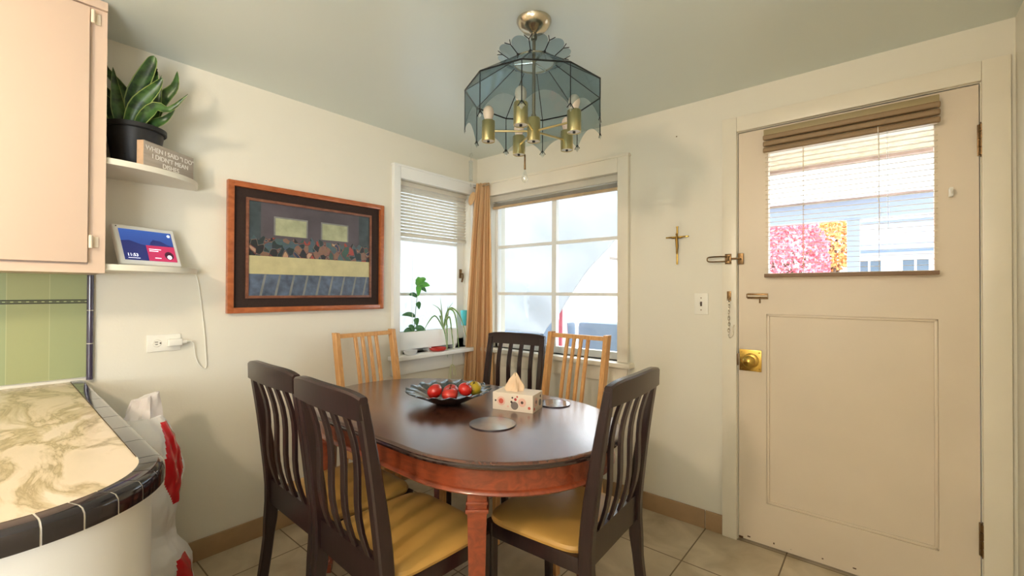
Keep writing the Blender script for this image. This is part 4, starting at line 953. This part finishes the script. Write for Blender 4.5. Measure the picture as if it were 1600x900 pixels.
b = MB(); b.lathe([(0, 0), (.034, 0), (.044, .012), (.046, .028), (.043, .028), (.040, .012), (0, .004)], n=36)
tag(b.build('saucer', mat('white_glazed_dish', (228, 230, 232), .25), None, (.033, -.655, .8302)), 'small white dish at the left end of the window sill', 'dish')
bt = thing('spray_bottle', 'turquoise plastic cup hanging by the tan curtain in the left window', 'cup', (-.012, -.118, .99))
TUR = mat('turquoise_plastic', (84, 196, 206), .3, alpha=1, noise_amt=.1, noise_scale=20)
b = MB(); b.lathe([(0, 0), (.020, 0), (.024, .01), (.031, .115), (.029, .115), (.022, .012), (0, .006)], n=30); b.build('cup_body', TUR, bt)
b = MB(); b.tube(smooth([(0, .03, .11), (0, .012, .17), (0, 0, .30), (-.02, .005, .34)]), .0012, n=5); b.tube(smooth([(0, -.03, .11), (0, -.012, .17), (0, 0, .22)]), .0012, n=5); b.build('hanging_cord', PLASTIC, bt)
bt.name = 'hanging_cup'

# ================================================================ RIGHT WALL: CRUCIFIX, SWITCH, LOCKS
cf = thing('crucifix', 'small brass crucifix on the wall between large window and door', 'crucifix', (1.560, 0, 1.505))
quick('cross', GOLD, cf, B((-.004, -.010, -.103), (.004, -.003, .105), .0015), B((-.058, -.010, .045), (.058, -.003, .053), .0015), CY((0, -.003, .0), (0, 0, .0), .003), CY((0, -.0065, .108), (0, -.0065, .103), .006), CY((-.058, -.0065, .049), (-.063, -.0065, .049), .005, .003), CY((.058, -.0065, .049), (.063, -.0065, .049), .005, .003))
b = MB()
b.tube([(0, -.016, .052), (0, -.017, .035), (.001, -.017, .018), (.002, -.016, 0), (.003, -.018, -.018), (0, -.015, -.036), (0, -.014, -.046)], .006, rad=[.006, .008, .007, .0075, .006, .0045, .003], n=10)
b.tube([(0, -.015, .046), (-.02, -.013, .043), (-.046, -.012, .050)], .003, rad=[.004, .0032, .0022], n=8); b.tube([(0, -.015, .046), (.02, -.013, .043), (.046, -.012, .050)], .003, rad=[.004, .0032, .0022], n=8)
b.lathe([(0, -.008), (.005, -.005), (.0062, 0), (.005, .005), (0, .008)], c=(.001, -.018, .062), n=12); b.build('figure', mat('old_brass', (150, 118, 60), .35, 1.0), cf)
sw = thing('light_switch', 'white toggle light switch plate to the left of the door', 'light switch', (1.687, 0, 1.187))
quick('switch_plate', PLASTIC, sw, B((-.035, -.006, -.057), (.035, 0, .057), .003)); quick('toggle', mat('brown_toggle', (70, 50, 38), .4), sw, B((-.005, -.007, -.012), (.005, -.004, .012), .001), B((-.0035, -.016, -.002), (.0035, -.006, .009), .002))
b = MB(); b.cyl((0, -.0072, .032), (0, -.006, .032), .003); b.cyl((0, -.0072, -.032), (0, -.006, -.032), .003); b.build('screw', AGED, sw)
g = thing('swing_bar_lock', 'bronze swing bar door guard across the door casing', 'door lock', (1.80, -.020, 1.420))
quick('mount_plate', AGED, g, B((.010, -.004, -.026), (.040, 0, .026), .001), B((.012, -.014, -.022), (.036, -.003, -.012), .002), B((.012, -.014, .012), (.036, -.003, .022), .002), CY((.026, -.01, -.024), (.026, -.01, .024), .004))
quick('swing_bar', AGED, g, TU(smooth([(.024, -.012, .012), (-.02, -.014, .013), (-.066, -.014, .011), (-.074, -.014, .0), (-.066, -.014, -.011), (-.02, -.014, -.013), (.024, -.012, -.012)]), .0035))
quick('ball_plate', AGED, g, B((.066, .012, -.028), (.092, .0225, .028), .001), CY((.079, .012, 0), (.079, -.008, 0), .004), CY((.079, -.010, 0), (.040, -.012, .0), .0045), CY((.079, .013, .02), (.079, .0105, .02), .003), CY((.079, .013, -.02), (.079, .0105, -.02), .003))
chn = thing('door_chain', 'short chain lock hanging on the door casing above the knob', 'door chain', (1.829, -.020, 1.24))
quick('chain_plate', AGED, chn, B((-.010, -.004, -.035), (.010, 0, .015), .001), CY((0, -.010, -.02), (0, -.004, -.02), .004), CY((0, -.007, .005), (0, -.004, .005), .003))
b = MB()
for k in range(12):
    z = -.03-.0155*k; R_ = Matrix.Translation((.0015*math.sin(k), -.008, z)) @ Matrix.Rotation(PI/2*(k % 2)+.3, 4, 'Z')
    b.tube([R_ @ Vector((.0048*math.cos(a), 0, .0105*math.sin(a))) for a in [2*PI*i/12 for i in range(12)]], .0013, n=6, closed=True)
b.build('chain_links', CHROME, chn)
quick('chain_end', CHROME, chn, TU(smooth([(0, -.008, -.215), (.006, -.009, -.222), (.016, -.009, -.215), (.022, -.009, -.200), (.020, -.009, -.172), (.026, -.009, -.155)]), .0015, n=6))
bo = thing('slide_bolt', 'small bronze slide bolt on the door above the knob', 'bolt', (1.953, .004, 1.231))
quick('bolt_body', AGED, bo, B((-.045, -.006, -.014), (.047, 0, .014), .002), B((-.048, -.012, -.010), (-.042, -.004, .012), .002))
quick('bolt_rod', CHROME, bo, CY((-.042, -.011, .0), (.046, -.011, .0), .006, n=14)); quick('bolt_knob', AGED, bo, CY((.012, -.010, -.012), (.012, -.012, -.034), .003, .004))
nail = MB(); nail.cyl((1.555, 0, 2.115), (1.555, -.006, 2.113), .003, n=10)
tag(nail.build('wall_hook', AGED), 'tiny nail high on the wall above the crucifix', 'nail')

# ================================================================ OUTSIDE
SHEET = bpy.data.materials.new('milky_plastic_sheet'); SHEET.use_nodes = True
n = SHEET.node_tree.nodes; L = SHEET.node_tree.links; n.remove(n['Principled BSDF'])
df = n.new('ShaderNodeBsdfDiffuse'); df.inputs[0].default_value = (.68, .70, .73, 1); tr = n.new('ShaderNodeBsdfTranslucent'); tr.inputs[0].default_value = (.66, .69, .72, 1); tp = n.new('ShaderNodeBsdfTransparent'); gl_ = n.new('ShaderNodeBsdfGlossy'); gl_.inputs['Roughness'].default_value = .25
m1 = n.new('ShaderNodeMixShader'); m1.inputs[0].default_value = .72; m2 = n.new('ShaderNodeMixShader'); m2.inputs[0].default_value = .06; m3 = n.new('ShaderNodeMixShader'); m3.inputs[0].default_value = .06
L.new(df.outputs[0], m1.inputs[1]); L.new(tr.outputs[0], m1.inputs[2]); L.new(m1.outputs[0], m2.inputs[1]); L.new(tp.outputs[0], m2.inputs[2]); L.new(m2.outputs[0], m3.inputs[1]); L.new(gl_.outputs[0], m3.inputs[2]); L.new(m3.outputs[0], n['Material Output'].inputs[0])
def sheet(label, fpos, nu=60, nv=60):
    vs = []; fs = []
    for i in range(nv+1):
        for j in range(nu+1): vs.append(fpos(j/nu, i/nv))
    for i in range(nv):
        for j in range(nu): a = i*(nu+1)+j; fs.append((a, a+1, a+nu+2, a+nu+1))
    b = MB(); b.faces(vs, fs, SHEET, True); o = b.build('plastic_sheet', SHEET); tag(o, label, 'plastic sheet'); md = o.modifiers.new('thickness', 'SOLIDIFY'); md.thickness = .0012; return o
def f1(u, v):
    z = 2.30-1.38*v; xr = 1.20 if z > 1.86 else max(.36, 1.03-(1.66-z)*.84 if z < 1.66 else 1.20-(1.86-z)*.85)
    x = -.35+(xr+.35)*u; w_ = .05*noise.noise(Vector((x*2.0+z*2.2, z*2.0-x, 3)))+.020*math.sin(9*(x*.7+z)+3*noise.noise(Vector((x*2, z*2, 0))))+.006*noise.noise(Vector((x*9+z*9, z*3-x*3, 5)))
    return (x, .165+(.18+w_)*min(1, v*4), z)
sheet('milky plastic sheet hung outside the large window, torn away at lower right', f1)
def f2(u, v):
    y = -.95+1.2*u; z = 2.25-1.45*v; k = min(1, v*4); return (-.165-k*(.2+.03*noise.noise(Vector((y*2+z*3, z*2, 7)))+.012*math.sin(12*y+5*z)), y, z)
sheet('milky plastic sheet hung outside the left window', f2)
GR = mat('patio_concrete', (205, 203, 198), .9, noise_amt=.1, noise_scale=2)
struct(quick('ground', GR, None, B((-14, -8, -.45), (-.20, 22, -.30)), B((-.2, TH+.01, -.45), (16, 22, -.30))))
# left neighbour: fence with wavy top strip
nf = thing('garden_fence', 'pale board fence beyond the left window behind plastic', 'fence', (-2.6, 0, -.3))
b = MB()
for k in range(26): b.box((-.01, -2.2+.19*k, 0), (.012, -2.02+.19*k, 2.12), bev=.002)
b.build('boards', mat('pale_grey_boards', (176, 180, 184), .8, noise_amt=.06), nf); quick('fence_rail', mat('fence_rail_paint', (150, 156, 164), .8), nf, B((.012, -2.2, 1.95), (.05, 2.7, 2.05)), B((.012, -2.2, .3), (.05, 2.7, .4)))
# covered outdoor sofa beneath the window
SOFA = mat('slate_blue_cover', (116, 132, 152), .7, noise_amt=.08, noise_scale=6)
so = thing('patio_sofa', 'slate blue covered patio sofa standing outside below the large window', 'outdoor sofa', (0, 1.25, -.3))
quick('seat_base', SOFA, so, B((-.85, -.30, .0), (.95, .35, .75), .05)); quick('back_cushion', SOFA, so, B((-.80, -.36, .55), (-.04, -.16, 1.285), .05)); quick('back_cushion', SOFA, so, B((-.02, -.36, .55), (.24, -.16, 1.275), .05)); quick('back_cushion', SOFA, so, B((.36, -.36, .55), (1.05, -.16, 1.29), .05))
pr = thing('closed_parasol', 'closed pale parasol with pink stripes outside the large window', 'parasol', (.30, .76, -.3))
quick('pole', WHITE, pr, CY((0, 0, .0), (0, 0, 1.6), .014)); quick('parasol_base', GR, pr, CY((0, 0, 0), (0, 0, .08), .14, .12))
PK = mat('pink_stripe_cloth', (206, 108, 124), .8); WC = mat('white_cloth', (228, 228, 232), .8)
b = MB(); rings = []
for k in range(9):
    f = k/8; rings.append([((.012+.040*f)*(1+.25*math.cos(6*a))*math.cos(a), (.012+.04*f)*(1+.25*math.cos(6*a))*math.sin(a), 1.60-.62*f) for a in [2*PI*i/36 for i in range(36)]])
b.mi(WC); b.loft(rings, WC, mfn=lambda c: PK if int((math.atan2(c.y, c.x)+PI)/(2*PI)*6) % 2 else WC); b.build('folded_canopy', WC, pr)
# railing, houses
rl = thing('white_railing', 'white balustrade seen through the lower right of the large window', 'railing', (-.7, 3.6, -.3))
b = MB(); b.box((-1.2, -.03, 1.26), (1.6, .03, 1.32)); b.box((-1.2, -.025, .98), (1.6, .025, 1.02))
b.build('rail', WHITE, rl)
for k in range(15): quick('baluster', WHITE, rl, B((-1.2+.19*k, -.02, 0), (-1.16+.19*k, .02, 1.26)))
def house(name, label, loc, w_, d_, h_, col, roofc, wins, rh=1.2, siding=True, rz=0):
    t = thing(name, label, 'house', loc, rz); b = MB(); b.box((0, 0, 0), (w_, d_, h_))
    if siding:
        for k in range(int(h_/.25)): b.box((-.01, -.012, .25*k), (w_+.01, 0, .25*k+.018))
    b.build('house_wall', mat(name+'_wall', col, .8), t)
    b = MB(); q = .35; b.loft([[(-q, -q, h_), (-q, d_/2, h_+rh), (-q, d_+q, h_)], [(w_+q, -q, h_), (w_+q, d_/2, h_+rh), (w_+q, d_+q, h_)]], smooth=False); b.box((-q, -q-.02, h_-.14), (w_+q, -q+.03, h_+.02), m=None); b.build('roof', mat(name+'_roof', roofc, .8, noise_amt=.1, noise_scale=8), t)
    WG = mat('house_window_glass', (92, 108, 122), .15)
    for (a0, c0, a1, c1) in wins:
        f = quick('house_window', WHITE, t, B((a0-.06, -.03, c0-.06), (a1+.06, -.002, c1+.06))); q2 = quick('window_glass', WG, f, B((a0, -.036, c0), ((a0+a1)/2-.02, -.028, c1)), B(((a0+a1)/2+.02, -.036, c0), (a1, -.028, c1)))
    return t
house('white_house', 'white neighbour house seen through the torn gap of the large window', (-7.2, 7.0, -.3), 4.5, 4, 2.35, (226, 224, 220), (150, 140, 134), [(.6, 1.0, 1.5, 2.0)], rh=1.1)
house('far_brown_house', 'distant house with dark roof behind the white neighbour house', (-8.2, 14.5, -.3), 7.5, 4, 2.9, (170, 172, 178), (120, 106, 104), [(.6, 1.2, 1.4, 2.1), (2.4, 1.2, 3.2, 2.1)])
house('blue_grey_house', 'pale blue grey house with a row of windows beyond the patio', (.9, 10.0, -.3), 6.2, 5, 3.2, (206, 212, 222), (150, 156, 168), [(1.1, 1.45, 1.5, 2.25), (1.85, 1.45, 2.25, 2.25), (2.6, 1.45, 3.0, 2.25), (3.35, 1.45, 3.75, 2.25)])
quick('porch_awning', mat('awning_blue_grey', (128, 146, 178), .8), None, B((1.9, 9.2, 2.12), (5.4, 9.98, 2.28), .02))
tag(bpy.data.objects['porch_awning'], 'blue grey ledge roof above the windows of the pale house', 'awning')
# patio cover beyond the door
STU = mat('textured_tan_soffit', (196, 176, 146), .9, noise_amt=.35, noise_scale=26, bump=.8, bump_scale=30)
cv = thing('patio_cover', 'patio cover with textured tan underside outside the door', 'patio cover', (0, 0, 0))
quick('soffit', STU, cv, B((1.25, .30, 2.36), (5.4, 2.15, 2.42)))
quick('beam', mat('grey_beam_paint', (150, 160, 180), .7), cv, B((1.20, 2.96, 1.975), (5.4, 3.08, 2.16), .006)); quick('post', mat('grey_beam_paint', (150, 160, 180), .7), cv, B((2.16, 2.96, -.30), (2.26, 3.06, 1.975), .004))
quick('roof_edge', mat('weathered_trim', (160, 134, 120), .8, noise_amt=.3, noise_scale=10), cv, B((1.25, 2.90, 2.155), (5.4, 2.955, 2.185)), B((1.25, 2.13, 2.33), (5.4, 2.18, 2.37)))
def f3(u, v):
    x = 1.22+3.8*u; y = 2.2+.72*v; return (x, y, 2.36-.20*v-.03*math.sin(PI*v)+.02*noise.noise(Vector((x*2, y*3, 2))))
sheet('white tarp stretched under the patio roof outside the door', f3, 50, 16)
# strut and shrubs
tag(quick('leaning_pole', WHITE, None, CY((1.30, 4.2, -.3), (1.18, 4.2, 2.6), .035, n=14)), 'white leaning pole in front of the red tree outside the door', 'pole')
def bush(name, label, cat, loc, rx, rz_, m, n, sz, seed, trunk=True):
    rnd = random.Random(seed); t = thing(name, label, cat, (loc[0], loc[1], -.3)); cz = loc[2]+.3; b = MB()
    for k in range(n):
        a = rnd.uniform(0, 2*PI); c = rnd.uniform(-1, 1); r = rnd.uniform(.55, 1)**.5; s_ = math.sqrt(1-c*c); p = Vector((rx*r*s_*math.cos(a), rx*r*s_*math.sin(a), cz+rz_*r*c))
        d = Vector((rnd.gauss(0, 1), rnd.gauss(0, 1), rnd.gauss(0, .7))).normalized(); e_ = d.orthogonal().normalized(); e_.rotate(Matrix.Rotation(rnd.uniform(0, 6), 3, d)); q = sz*rnd.uniform(.6, 1.3)
        b.faces([p-e_*q, p+d.cross(e_)*q*.5, p+e_*q, p-d.cross(e_)*q*.5], [(0, 1, 2, 3)])
    b.build('foliage', m, t)
    if trunk:
        b = MB(); b.cyl((0, 0, 0), (0, 0, cz), .07, .04, n=10)
        for k in range(5): a = k*1.3; b.cyl((0, 0, cz*.6), (rx*.5*math.cos(a), rx*.5*math.sin(a), cz+rz_*.2), .03, .012, n=8)
        b.build('trunk', mat('tree_bark', (92, 76, 64), .9), t)
    return t
bush('red_tree', 'red leaved tree outside the door, left of the orange tree', 'tree', (1.27, 5.6, 1.75), .58, .75, mat('glare_paled_red_leaf', (226, 132, 146), .7, noise_amt=.3, noise_scale=3), 5200, .038, 3)  # red leaf colour paled to imitate overexposed glare
bush('orange_tree', 'orange leaved tree outside the door, right of the red tree', 'tree', (1.78, 6.6, 2.05), .34, .45, mat('orange_autumn_leaf', (238, 164, 96), .7, noise_amt=.25, noise_scale=3), 2200, .036, 4)
bush('green_shrub', 'green tree seen through the torn gap of the large window', 'tree', (-4.9, 12.6, 3.3), 1.3, 1.0, mat('garden_leaf', (112, 160, 96), .7, noise_amt=.3, noise_scale=3), 2600, .09, 5)
